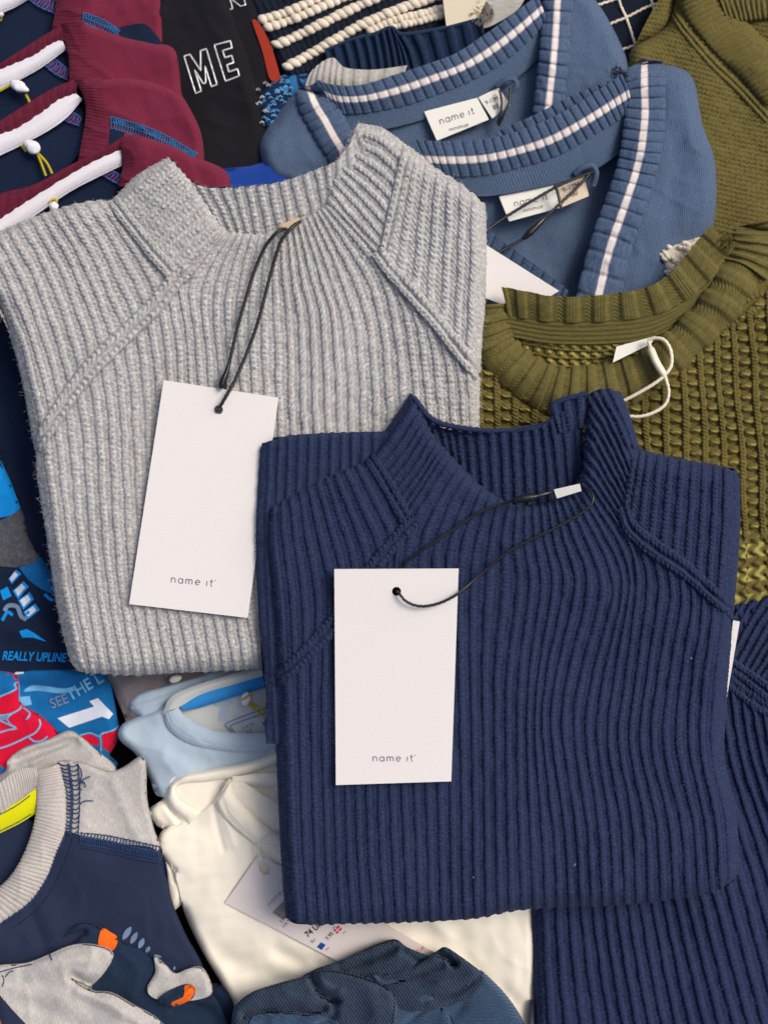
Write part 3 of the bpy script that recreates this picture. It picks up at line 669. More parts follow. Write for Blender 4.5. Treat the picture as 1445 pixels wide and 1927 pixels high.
# inside of the back collar
Q_('collar', [0, 1.5, 4.5, 8, 11, 13.2, 15], [
  [(350, 338, 196), (380, 385, 184), (410, 440, 170)], [(385, 350, 196), (410, 395, 184), (438, 458, 170)], [(455, 350, 198), (466, 395, 186), (480, 462, 170)],
  [(530, 340, 200), (540, 385, 188), (555, 450, 170)], [(595, 317, 202), (605, 360, 190), (616, 420, 174)], [(640, 293, 206), (642, 345, 192), (646, 400, 178)],
  [(674, 236, 206), (690, 290, 196), (700, 340, 182)]], zf=None, disp=ribknit(vh=.36, st=.4, wob=.03, A=6.6, L=9.5, wcol=.29, seed=8))
skirt('underside', GLs + [(700, 1200), (905, 1000)] + GRs[::-1] + [(720, 242), (674, 232), (640, 293), (530, 340), (390, 350), (350, 330), (318, 297), (260, 330), (212, 378)] + GL[::-1], gG, 108, mG, gry)
fuzz(gry, M['fuzz_grey'], 42000, seed=22)

# ================================================================== hang tags on their cords
CT = M['card']
def tagthing(label, group='white hang tags with a brand wordmark'):
    return thing('hang_tag', label, 'hang tag', group)
t1 = tagthing('tilted white hang tag lying on the grey sweater, black cord through its hole')
o, zt1 = card('card', [(308, 715), (524, 748), (466, 1163), (243, 1137)], [219, 214, 216, 217], CT, t1, hole=(411, 771), hr=8.5, bend=2)
wordmark('wordmark', 'name it\u00b0', (322, 1096), (404, 1104), zt1, M['ink'], t1, weight=.17, track=.28)
tubes('cord', [smooth([(411, 771, 206), (412, 768, 228), (424, 748, 232), (442, 716, 228), (470, 650, 222), (490, 590, 222), (508, 520, 222), (528, 455, 226), (548, 428, 226), (566, 416, 216)], step=3),
               smooth([(424, 730, 214), (424, 720, 224), (430, 690, 222), (448, 612, 222), (478, 512, 222), (500, 462, 224), (524, 434, 226), (538, 430, 214)], step=3)], 3.4, M['blackcord'], t1, sides=8, twist=.8)
tubes('toggle', [smooth([(416, 730, 226), (419, 716, 227), (426, 700, 226), (431, 684, 225)], step=2)], [np.interp(np.linspace(0, 1, len(smooth([(416, 730, 226), (419, 716, 227), (426, 700, 226), (431, 684, 225)], step=2))), [0, .1, .5, .55, .9, 1], [5, 6.5, 6, 5, 4.2, 3.2])], M['blackplastic'], t1, sides=10)
tl = card('neck_label', [(533, 419), (563, 408), (568, 418), (527, 440)], [218, 218, 214, 212], plain('tan_satin_loop', lin(222, 200, 164), .5, .3), gry, step=10, th=2)
t2 = tagthing('upright white hang tag lying on the chest of the uppermost navy sweater')
o, zt2 = card('card', [(629, 1071), (863, 1070), (849, 1471), (632, 1478)], [270, 272, 264, 262], CT, t2, hole=(746, 1113), hr=8.5, bend=5)
wordmark('wordmark', 'name it\u00b0', (702, 1433), (781, 1433), zt2, M['ink'], t2, weight=.17, track=.28)
tubes('cord', [smooth([(746, 1113, 256), (749, 1114, 280), (762, 1130, 284), (780, 1139, 284), (800, 1141, 284), (830, 1134, 284), (862, 1117, 284), (900, 1085, 274), (960, 1036, 274), (1040, 996, 276), (1095, 965, 276), (1113, 948, 276), (1116, 934, 274), (1108, 922, 268), (1094, 915, 258)], step=3),
               smooth([(1046, 925, 262), (1030, 928, 274), (970, 942, 280), (945, 948, 274), (900, 965, 272), (860, 992, 272), (820, 1018, 273), (795, 1035, 272), (765, 1058, 266), (748, 1090, 262)], step=3)], 2.7, M['blackcord'], t2, sides=8, twist=.8)
pt = smooth([(964, 943, 280), (985, 938, 281), (1004, 935, 281), (1020, 931, 280), (1038, 926, 276)], step=2)
tubes('toggle', [pt], [np.interp(np.linspace(0, 1, len(pt)), [0, .06, .3, .5, .55, .62, .9, 1], [3, 6, 8, 7.5, 5, 4.2, 4, 2.5])], M['blackplastic'], t2, sides=10)
card('neck_label', [(1042, 921), (1091, 910), (1094, 924), (1048, 938)], [274, 274, 268, 266], M['label'], nav, step=10, th=2.5)
t3 = tagthing('white hang tag edge poking out at the right of the uppermost navy sweater')
card('card', [(1240, 1142), (1392, 1170), (1366, 1322), (1230, 1300)], [190, 184, 176, 180], CT, t3)
t4 = tagthing('corner of a white hang tag between the grey sweater and the olive neck rim')
card('card', [(870, 432), (1052, 547), (985, 588), (810, 520)], [142, 140, 136, 140], CT, t4)

# ================================================================== olive crew neck sweater in front
olv = thing('sweater', 'olive green waffle knit crew neck sweater with a cream loop at its neck', 'sweater', 'olive sweaters')
gO = G(142, [([(1560, 425), (1445, 432), (1385, 424), (1340, 424)], 30, 22), ([(1340, 1148), (1400, 1140), (1445, 1130), (1560, 1112)], 34, 24)], seed=41, amp=4, wl=(90, 240))
def waffle(A=8.0):
    def f(u, v):
        uj = u + .05 * np.sin(v / 31.0 + u); r = v / 22.0 + .18 * (hsh(np.floor(uj), 3) - .5) * 2; x = uj - np.floor(uj); big = np.clip((140 - v) / 30, 0, 1)
        ax = np.abs(x - .5)                                    # .5 at the stitch column, 0 in the middle of the cell
        col = np.clip((ax - .27) / .1, 0, 1) * (.8 + .2 * np.abs(np.sin(math.pi * (v / 7.5 + (ax - .5) * 5))))
        dome = np.sqrt(np.clip(1 - (ax / .34) ** 2, 0, 1)); rf = r - np.floor(r)
        bub = dome * (.95 * np.clip(1 - ((rf - .45) / .34) ** 2, 0, 1) ** .6 + .22 * np.exp(-((rf - .35 + .3 * (x - .5)) / .07) ** 2))
        fine = A * (np.maximum(col * .85, bub) + .1 * np.sin(v * .9 + x * 20))
        hx = np.abs(np.sin(math.pi * (u * 1.4 + .22 * np.sin(2 * math.pi * r)))) ** .8; row = np.abs(np.sin(math.pi * r)) ** .7
        return fine * (1 - big) + big * A * 1.1 * np.maximum(hx, .72 * row)
    return f
def wtone(U, v, t):
    uj = U + .05 * np.sin(v / 31.0 + U); r = v / 22.0 + .18 * (hsh(np.floor(uj), 3) - .5) * 2; x = uj - np.floor(uj); rf = r - np.floor(r); big = np.clip((140 - v) / 30, 0, 1)
    b = np.exp(-((rf - .35 + .3 * (x - .5)) / .08) ** 2) * (np.abs(x - .5) < .24) * (.35 + .6 * hsh(np.floor(uj), np.floor(r)))
    hx = np.abs(np.sin(math.pi * (U * 1.4 + .22 * np.sin(2 * math.pi * r)))) ** 2
    stp = (np.sin(v / 46 * 6.283 + .6) > -.2) * 1.0
    return np.clip(b * (1 - big) + big * hx * stp * .95, 0, 1)
WK = .70
patch('body', np.array([-1, 2, 6, 11, 16, 21, 25]) * WK, [
  [(880, 640), (878, 900), (880, 1150)], [(950, 690), (950, 900), (952, 1150)], [(1050, 745), (1052, 950), (1055, 1152)], [(1165, 745), (1178, 950), (1184, 1152)],
  [(1290, 665), (1302, 900), (1312, 1150)], [(1400, 590), (1420, 850), (1432, 1133)], [(1500, 480), (1520, 800), (1530, 1118)]], gO, waffle(9.5), M['olive'], olv, su=1.9, sv=1.9, tonef=wtone, uvs=(1, 1))
patch('shoulder', [0, 6], [[(1380, 432), (1440, 436), (1540, 428)], [(1340, 660), (1430, 600), (1540, 540)]], gO, ribknit(8, 9, .4, .3, 3), M['olive'], olv, zoff=-1)
bandO = lambda s, t: 6 + 15 * np.sin(math.pi * np.clip(t, 0, 1)) ** .6
def bandrib(A, L=7):
    f0 = ribknit(A, L, .26, .2, 9, groove=0)
    def f(u, v):
        x = u - np.floor(u + .5)
        g = np.clip(1 - (np.abs(x) / .3) ** 4, 0, 1)
        st = np.abs(np.sin(math.pi * (v / L + np.abs(x) * 5)))
        lines = np.abs(np.sin(math.pi * x * 9)) ** .6
        return A * (g * (.75 + .25 * lines) + (1 - g) * .3 * st)
    return f
# front neck band, ribs crossing it
patch('neckband', np.arange(0, 24, 2) * .8, [
  [(898, 575), (925, 572), (958, 570)], [(890, 622), (920, 618), (955, 606)], [(898, 665), (930, 650), (962, 632)], [(940, 715), (965, 688), (990, 660)], [(985, 752), (1005, 720), (1025, 682)],
  [(1040, 778), (1048, 740), (1058, 694)], [(1100, 784), (1100, 740), (1100, 690)], [(1165, 772), (1160, 730), (1150, 684)], [(1232, 728), (1222, 700), (1206, 664)],
  [(1310, 668), (1290, 645), (1264, 620)], [(1385, 592), (1360, 570), (1324, 556)], [(1430, 520), (1400, 500), (1362, 482)]], gO, bandrib(6.5), M['olive_band'], olv, zoff=lambda s, t: 4 + 16 * np.sin(math.pi * np.clip(t, .0, 1)) ** .7, vref='start', su=2, sv=2)
patch('neckband', [0, 2, 4, 6], [[(1440, 525), (1400, 498), (1358, 486)], [(1462, 480), (1420, 470), (1372, 462)], [(1478, 440), (1430, 440), (1380, 440)], [(1470, 405), (1430, 415), (1385, 424)]], gO, bandrib(6.5), M['olive_band'], olv, zoff=lambda s, t: 4 + 16 * np.sin(math.pi * t) ** .7, vref='start')
# back neck band standing up, then the plain inner tape, then the waffle wall inside
patch('neckband', np.arange(0, 9) * 1.15, [
  [(944, 538, 166), (950, 560, 160), (956, 592, 150)], [(985, 546, 168), (986, 568, 164), (988, 597, 152)], [(1040, 556, 170), (1040, 575, 166), (1040, 603, 154)], [(1100, 556, 170), (1100, 575, 166), (1100, 604, 154)],
  [(1160, 550, 170), (1160, 570, 166), (1162, 600, 154)], [(1215, 540, 170), (1222, 560, 166), (1232, 590, 154)], [(1262, 512, 172), (1278, 535, 166), (1296, 560, 154)],
  [(1300, 466, 174), (1322, 490, 168), (1346, 515, 156)], [(1335, 424, 176), (1358, 442, 170), (1384, 456, 158)]], None, bandrib(6.5), M['olive_band'], olv, vref='start')
patch('neck_tape', [0, 5], [
  [(956, 588, 152), (1040, 602, 154), (1160, 600, 154), (1232, 590, 154), (1296, 560, 154), (1346, 515, 156), (1386, 452, 160)], [(950, 630, 140), (1040, 645, 138), (1150, 645, 138), (1232, 632, 138), (1300, 590, 140), (1352, 530, 142), (1392, 462, 146)]],
  None, flatrib(2.2, 6), M['olive_band'], olv)
patch('inside_back', [0, 4], [[(960, 622, 132), (1060, 642, 130), (1180, 640, 130), (1260, 615, 130)], [(985, 690, 112), (1060, 704, 110), (1160, 694, 110), (1250, 650, 112)]], None, waffle(7), M['olive'], olv, tonef=lambda U, v, t: np.abs(np.sin(math.pi * (U * 1.0 + .15 * np.sin(v / 3.2)))) ** 4 * .9 + 0 * v)
tuft('seam_fluff', (1365, 452), 168, 17, 70, M['fuzz_olive'], olv, ln=(8, 20))
card('neck_label', [(1160, 652), (1232, 632), (1226, 646), (1153, 682)], [150, 152, 150, 168], M['label'], olv, step=14, th=2.5)
fuzz(olv, M['fuzz_olive'], 5000, seed=24)
ol = thing('hang_loop', 'ivory cord loop with a small toggle hanging over the olive neckband', 'cord')
tubes('cord', [smooth([(1218, 640, 168), (1232, 636, 172), (1250, 640, 178), (1262, 660, 182), (1262, 690, 184), (1240, 715, 184), (1200, 740, 180), (1165, 758, 174)], step=3),
               smooth([(1250, 705, 180), (1258, 735, 178), (1252, 760, 176), (1230, 776, 176), (1200, 784, 174), (1160, 780, 168)], step=3)], 3.4, M['whitecord'], ol, sides=8, twist=.8)
pt = smooth([(1220, 642, 172), (1226, 660, 180), (1234, 680, 184), (1246, 700, 184), (1252, 712, 182)], step=2)
tubes('toggle', [pt], [np.interp(np.linspace(0, 1, len(pt)), [0, .15, .2, .5, .85, 1], [3, 4, 7, 7.5, 7, 4])], M['whitecord'], ol, sides=10)

# ================================================================== the two dusty blue v-neck cardigans
def bandblue(A=3.0, L=7):
    def f(u, v):
        x = u - np.floor(u + .5)
        g = np.clip(1 - (np.abs(x) / .44) ** 6, 0, 1) ** .7
        lines = np.abs(np.sin(math.pi * x * 4.5)) ** .7
        return A * (g * (.82 + .18 * lines) + .1 * np.abs(np.sin(math.pi * v / L)))
    return f
def stripe(c, w_):
    return lambda U, v, t: np.clip((w_ - np.abs(t - c - .0 * U)) / .03 + .5 + .06 * np.sin(U * 12.566), 0, 1) * 1.0
BB = bandblue()
def zigrim(z0, z1): return None
# back one
cb = thing('cardigan', 'dusty blue cardigan with white neck stripe, rear one of the two, partly covered', 'cardigan', 'dusty blue cardigans with a white striped neckband')
gB1 = G(94, [([(600, 175), (560, 168), (520, 215), (490, 262), (489, 290), (505, 330), (540, 352)], 40, 26), ([(1085, -40), (1125, 5), (1160, 65), (1188, 130), (1215, 200)], 40, 26)], seed=51, crease=1.6, amp=4, wl=(80, 200))
blob('shoulder', [(580, 160), (600, 180), (660, 240), (700, 330), (640, 390), (540, 362), (505, 332), (489, 290), (491, 262), (520, 215), (560, 168)], gB1, M['blue'], cb, step=5, zoff=0)
blob('front', [(1040, -50), (1085, -40), (1125, 5), (1160, 65), (1188, 130), (1215, 200), (1120, 260), (1030, 260), (1030, 120)], gB1, M['blue'], cb, step=5)
blob('inside_back', [(640, 190), (800, 150), (1030, 20), (1050, 240), (900, 320), (700, 330)], lambda x, y: 70 + 3 * np.sin(x / 40) + 0 * y, M['blue'], cb, step=8)
patch('neckband', np.linspace(0, 10, 6), [[(600, 150), (580, 160), (556, 170)], [(622, 180), (595, 195), (566, 208)], [(640, 208), (612, 225), (584, 240)], [(655, 235), (628, 252), (602, 272)], [(668, 262), (645, 280), (620, 300)], [(690, 310), (665, 328), (640, 345)]],
  gB1, BB, M['blue_rib'], cb, zoff=lambda s, t: 3 + 11 * np.sin(math.pi * t) ** .6, vref='start', tonef=stripe(.52, .09))
patch('neckband', np.linspace(0, 26, 9), [
  [(592, 148, 112), (612, 172, 106), (628, 205, 92)], [(630, 158, 114), (640, 182, 108), (650, 212, 92)], [(680, 158, 114), (690, 182, 108), (700, 208, 92)], [(740, 140, 114), (755, 165, 108), (768, 194, 92)], [(800, 120, 114), (815, 143, 108), (830, 172, 92)],
  [(855, 100, 114), (870, 124, 108), (884, 150, 92)], [(905, 68, 114), (922, 92, 108), (940, 120, 92)], [(955, 32, 114), (972, 54, 108), (990, 80, 92)], [(1012, -12, 114), (1020, 12, 108), (1030, 40, 92)]], None, BB, M['blue_rib'], cb, vref='start', tonef=stripe(.5, .1))
patch('neck_tape', [0, 1, 2, 3, 4], [[(634, 205, 92), (650, 250, 80)], [(720, 204, 92), (735, 240, 80)], [(830, 172, 92), (845, 208, 80)], [(940, 120, 92), (955, 158, 80)], [(1030, 40, 92), (1040, 85, 80)]], None, None, M['blue'], cb, vref='start', su=5, sv=5)
patch('neckband', np.linspace(0, 10, 5), [[(1022, -30), (1050, -32), (1080, -34)], [(1022, 20), (1046, 20), (1074, 22)], [(1018, 80), (1044, 84), (1070, 86)], [(1012, 140), (1040, 146), (1064, 150)], [(1004, 210), (1030, 214), (1056, 218)]],
  gB1, BB, M['blue_rib'], cb, zoff=lambda s, t: 3 + 11 * np.sin(math.pi * t) ** .6, vref='start', tonef=stripe(.5, .1))
_, zl = card('brand_label', [(798, 209), (898, 183), (920, 224), (822, 264)], [86, 86, 92, 92], M['label'], cb, step=20, th=2)
wordmark('wordmark', 'name it', (829, 233), (892, 213), zl, M['inkdark'], cb, weight=.16, track=.14)
wordmark('wordmark', 'minimize', (846, 246), (882, 236), zl, M['inkdark'], cb, weight=.2, track=.1)
_, zl = card('size_label', [(900, 182), (938, 164), (960, 196), (926, 222)], [86, 88, 92, 92], M['label'], cb, step=20, th=2)
text_mesh('size_print', '9-12M', (915, 196), (938, 186), zl, M['inkdark'], cb); text_mesh('size_print', '80', (929, 206), (940, 201), zl, M['inkdark'], cb)
tubes('hanger_loop', [smooth([(935, 160, 92), (950, 150, 98), (966, 148, 98), (972, 160, 98), (962, 172, 92)], step=3)], 5, M['blue'], cb, sides=8)
tubes('cord', [smooth([(940, 168, 100), (944, 190, 100), (942, 210, 98), (936, 232, 92)], step=3), smooth([(960, 165, 100), (958, 190, 100), (948, 214, 98), (938, 236, 92)], step=3)], 2.6, M['blackcord'], cb, sides=6)
skirt('underside', [(560, 168), (600, 180), (700, 330), (540, 362), (505, 332), (489, 290), (491, 262), (520, 215)], gB1, 20, M['blue'], cb)
skirt('underside', [(1030, -60), (1085, -40), (1125, 5), (1160, 65), (1188, 130), (1215, 200), (1120, 260), (1030, 200)], gB1, 20, M['blue'], cb)

# front one
cf = thing('cardigan', 'dusty blue cardigan in front, white neck stripe, its label crossed by black cords', 'cardigan', 'dusty blue cardigans with a white striped neckband')
gB2 = G(120, [([(1180, 122), (1240, 118), (1292, 130), (1310, 158), (1322, 230), (1344, 290), (1350, 340), (1342, 425), (1300, 520), (1280, 600)], 44, 34)], seed=52, crease=1.6, amp=6, wl=(80, 200), wrinkles=[([(1290, 200), (1300, 300), (1290, 420)], 26, 6)])
blob('front', [(1200, 116), (1250, 118), (1292, 130), (1310, 158), (1322, 230), (1344, 290), (1350, 340), (1342, 425), (1305, 520), (1280, 620), (1100, 620), (1150, 480), (1210, 300)], gB2, M['blue'], cf, step=4.5)
blob('inside_back', [(890, 330), (1040, 330), (1170, 230), (1190, 420), (1140, 600), (880, 600)], G(74, [], seed=53, amp=7, wl=(90, 200), wrinkles=[([(1150, 300), (1120, 450), (1080, 560)], 20, -6)]), M['blue'], cf, step=6, uvang=.5)
patch('neckband', np.linspace(0, 20, 8), [
  [(1246, 112), (1220, 112), (1182, 128)], [(1250, 150), (1215, 152), (1176, 160)], [(1250, 210), (1213, 210), (1178, 206)], [(1246, 270), (1208, 268), (1172, 262)], [(1232, 330), (1196, 322), (1162, 314)],
  [(1210, 400), (1174, 388), (1140, 378)], [(1184, 480), (1146, 466), (1112, 455)], [(1160, 590), (1110, 580), (1082, 570)]][::-1],
  gB2, bandblue(3.2), M['blue_rib'], cf, zoff=lambda s, t: 3 + 13 * np.sin(math.pi * t) ** .6, vref='start', tonef=stripe(.5, .085))
patch('neckband', np.linspace(0, 25, 8), [
  [(775, 262, 140), (790, 290, 134), (812, 326, 118)], [(830, 264, 142), (840, 296, 136), (850, 330, 118)], [(900, 262, 142), (908, 290, 136), (918, 326, 118)], [(960, 250, 142), (972, 278, 136), (985, 310, 118)], [(1020, 228, 142), (1034, 256, 136), (1050, 290, 118)],
  [(1075, 200, 142), (1090, 226, 136), (1108, 258, 118)], [(1125, 168, 142), (1140, 192, 136), (1158, 228, 118)], [(1170, 138, 142), (1182, 166, 136), (1190, 206, 118)]], None, bandblue(3.2), M['blue_rib'], cf, vref='start', tonef=stripe(.54, .095))
patch('neckband', np.linspace(0, 12, 4), [[(930, 248, 128), (945, 268, 120)], [(1010, 212, 132), (1024, 240, 122)], [(1080, 176, 134), (1098, 204, 124)], [(1150, 150, 134), (1166, 172, 126)]], None, bandblue(3.2), M['blue_rib'], cf, vref='start')
patch('neck_tape', [0, 1, 2, 3, 4], [[(812, 322, 118), (830, 366, 104)], [(918, 322, 118), (928, 366, 102)], [(1050, 286, 118), (1064, 338, 102)], [(1120, 250, 118), (1134, 308, 102)], [(1185, 205, 118), (1192, 262, 104)]], None, flatrib(1.2, 6), M['blue'], cf, vref='start', su=4, sv=4)
tubes('tape_edge', [smooth([(830, 366, 104), (928, 366, 103), (1064, 338, 103), (1134, 308, 103), (1192, 262, 105)], step=4)], 2.2, M['blue'], cf)
patch('left_neckband', np.linspace(0, 9, 4), [[(890, 452, 104), (905, 420, 112)], [(945, 492, 104), (958, 462, 114)], [(1000, 530, 104), (1014, 502, 114)], [(1060, 572, 104), (1070, 545, 112)]], None, bandblue(3.4), M['blue_rib'], cf, vref='start')
_, zl = card('brand_label', [(939, 369), (1045, 345), (1058, 389), (958, 416)], [98, 98, 106, 108], M['label'], cf, step=20, th=2)
wordmark('wordmark', 'name it', (969, 388), (1030, 374), zl, M['inkdark'], cf, weight=.16, track=.14)
wordmark('wordmark', 'minimize', (985, 399), (1022, 390), zl, M['inkdark'], cf, weight=.2, track=.1)
_, zl = card('size_label', [(1047, 345), (1098, 326), (1108, 368), (1058, 389)], [98, 98, 106, 106], plain('tan_label', lin(232, 214, 190), .5, .3), cf, step=20, th=2)
text_mesh('size_print', '9-12M', (1060, 362), (1092, 350), zl, M['inkdark'], cf); text_mesh('size_print', '80', (1076, 370), (1088, 365), zl, M['inkdark'], cf)
tubes('hanger_loop', [smooth([(1082, 326, 108), (1095, 316, 114), (1114, 312, 116), (1122, 325, 116), (1116, 348, 108)], step=3)], 5.5, M['blue'], cf, sides=8)
tuft('seam_fluff', (1163, 138), 134, 14, 160, M['fuzz_dark'], cf, ln=(4, 12), wd=1.0)
skirt('underside', [(1200, 116), (1250, 118), (1292, 130), (1310, 158), (1322, 230), (1344, 290), (1350, 340), (1342, 425), (1305, 520), (1280, 620), (1100, 620), (1130, 480), (1160, 300), (1180, 140)], gB2, 40, M['blue'], cf)
bc = thing('cord', 'thin black elastic cord with a toggle crossing the blue cardigan label', 'cord')
tubes('cord', [smooth([(895, 510, 146), (930, 480, 132), (985, 448, 128), (1010, 425, 128), (1048, 388, 128), (1090, 348, 124), (1110, 326, 122)], step=3),
               smooth([(890, 452, 140), (940, 415, 128), (1000, 378, 126), (1045, 352, 124), (1090, 332, 122), (1116, 322, 122)], step=3),
               smooth([(1044, 346, 124), (1050, 365, 128), (1056, 392, 128)], step=3)], 2.9, M['blackcord'], bc, sides=8, twist=.8)
pt = smooth([(984, 449, 130), (1000, 434, 131), (1014, 420, 131), (1026, 408, 130)], step=2)
tubes('toggle', [pt], [np.interp(np.linspace(0, 1, len(pt)), [0, .1, .3, .7, .9, 1], [3, 5, 7, 6, 5, 3])], M['blackplastic'], bc, sides=10)

# ================================================================== olive sweater at the top right
ob = thing('sweater', 'olive green sweater in the upper right corner behind the blue cardigans', 'sweater', 'olive sweaters')
gOb = G(84, [([(1180, 130), (1192, 88), (1232, 66), (1258, 40), (1270, -10), (1280, -60)], 34, 24)], seed=61, amp=5, wl=(80, 220), wrinkles=[([(1190, 120), (1300, 260), (1400, 420)], 60, 5)])
def purl(u, v):
    r = v / 9.0 + .22 * np.sin(u * 6.283 * 1.0)
    return 3.4 * np.abs(np.sin(math.pi * r)) ** .7
patch('body', [0, 12, 24, 36], [[(1270, -60), (1190, 90), (1180, 130), (1200, 520)], [(1330, -60), (1300, 120), (1290, 250), (1300, 520)], [(1420, -60), (1400, 120), (1390, 250), (1400, 520)], [(1520, -60), (1520, 120), (1520, 250), (1520, 520)]],
  gOb, lambda u, v: purl(u * 1.0, v + u * 2.2), M['olive_back'], ob, su=2.2, sv=2.2)
patch('placket', np.linspace(0, 30, 5), [[(1258, -40), (1300, -50), (1340, -60)], [(1286, 22), (1330, 0), (1364, -14)], [(1336, 88), (1376, 62), (1412, 48)], [(1392, 142), (1430, 118), (1462, 96)], [(1440, 196), (1480, 180), (1520, 160)]], gOb, ribknit(3, 8, .4, .1), M['olive_back'], ob, zoff=lambda s, t: 3 + 14 * np.sin(math.pi * t) ** .5, vref='start')
patch('neckband', np.linspace(0, 14, 3), [[(1350, -40), (1356, 0), (1372, 42)], [(1420, -50), (1424, -10), (1430, 34)], [(1500, -50), (1500, -10), (1500, 26)]], gOb, ribknit(3, 8, .4, .1), M['olive_back'], ob, zoff=lambda s, t: 8 + 10 * np.sin(math.pi * t) ** .5, vref='start')
patch('seam', [-.5, 1.5], [[(1268, 8), (1290, 44), (1345, 108), (1400, 160), (1450, 215)], [(1256, 18), (1278, 56), (1332, 122), (1388, 176), (1440, 232)]], gOb, chain(5, 8), M['olive_back'], ob, zoff=2)
skirt('underside', [(1200, 300), (1180, 130), (1192, 88), (1232, 66), (1258, 40), (1270, -10), (1290, -60), (1500, -60), (1540, 520), (1210, 520)], gOb, 15, M['olive_back'], ob)

# ================================================================== helpers for stitching
def ladder(name, rail_a, rail_b, zf, mat, parent, pitch=6, r=.8, dz=1.5, seed=0):
    """overlock seam: rounded rungs of thread between two rails"""
    A = smooth(rail_a, step=2); n = max(4, int(np.linalg.norm(np.diff(A, axis=0), axis=1).sum() / pitch))
    A = smooth(rail_a, n=n); B = smooth(rail_b, n=n); rr = np.random.default_rng(seed + n); ps = []
    for i in range(n - 1):
        t = (A[i+1] - A[i]) * rr.uniform(.75, 1.15); s_ = np.linspace(0, 1, 6)[:, None]
        q = A[i] + (B[i] - A[i]) * s_ + t * (.45 * np.sin(math.pi * s_) + .35 * s_)
        ps.append(q)
    for rail in (A, B):
        w_ = smooth(rail, step=3); k = np.arange(len(w_)); d = (B[0] - A[0]) / (np.linalg.norm(B[0] - A[0]) + 1e-9)
        ps.append(w_ + d * (.7 * np.sin(k * 1.7))[:, None])
    return tubes(name, [np.column_stack([q, zf(q[:, 0], q[:, 1]) + dz + 1.2 * np.sin(np.linspace(0, math.pi, len(q)))]) for q in ps], r, mat, parent, sides=4)

def dashes(name, line, zf, mat, parent, dash=4, gap=3, r=.8, dz=.8):
    Q = smooth(line, step=1.0); L = len(Q); ps = []; i = 0
    while i + dash < L:
        q = Q[i:i + int(dash) + 1:2]
        if len(q) > 1: ps.append(np.column_stack([q, zf(q[:, 0], q[:, 1]) + dz]))
        i += int(dash + gap)
    return tubes(name, ps, r, mat, parent, sides=4)

def ball(name, c, rx, ry, rz, mat, parent, ang=0, seed=0, bump=.12):
    r = np.random.default_rng(seed); nu, nv = 20, 12
    a = np.linspace(0, 2 * math.pi, nu, endpoint=False); b = np.linspace(.02, math.pi - .02, nv)
    X = np.sin(b)[:, None] * np.cos(a); Y = np.sin(b)[:, None] * np.sin(a); Z = np.cos(b)[:, None] + 0 * a
    k = 1 + bump * np.sin(3 * X + seed) * np.cos(4 * Y + 2 * seed) + bump * .6 * np.sin(7 * X + 5 * Z)
    x = X * rx * k; y = Y * ry * k; ca, sa = math.cos(ang), math.sin(ang)
    P = np.stack([c[0] + x * ca - y * sa, c[1] + x * sa + y * ca, c[2] + Z * rz * k], -1)
    F = []
    i = np.arange(nv - 1)[:, None] * nu; j = np.arange(nu)[None, :]; F = np.stack([i + j, i + (j + 1) % nu, i + nu + (j + 1) % nu, i + nu + j], -1).reshape(-1, 4)[:, ::-1]
    return link(name, mesh_np(name, Wp(P.reshape(-1, 3)), F), mat, parent)

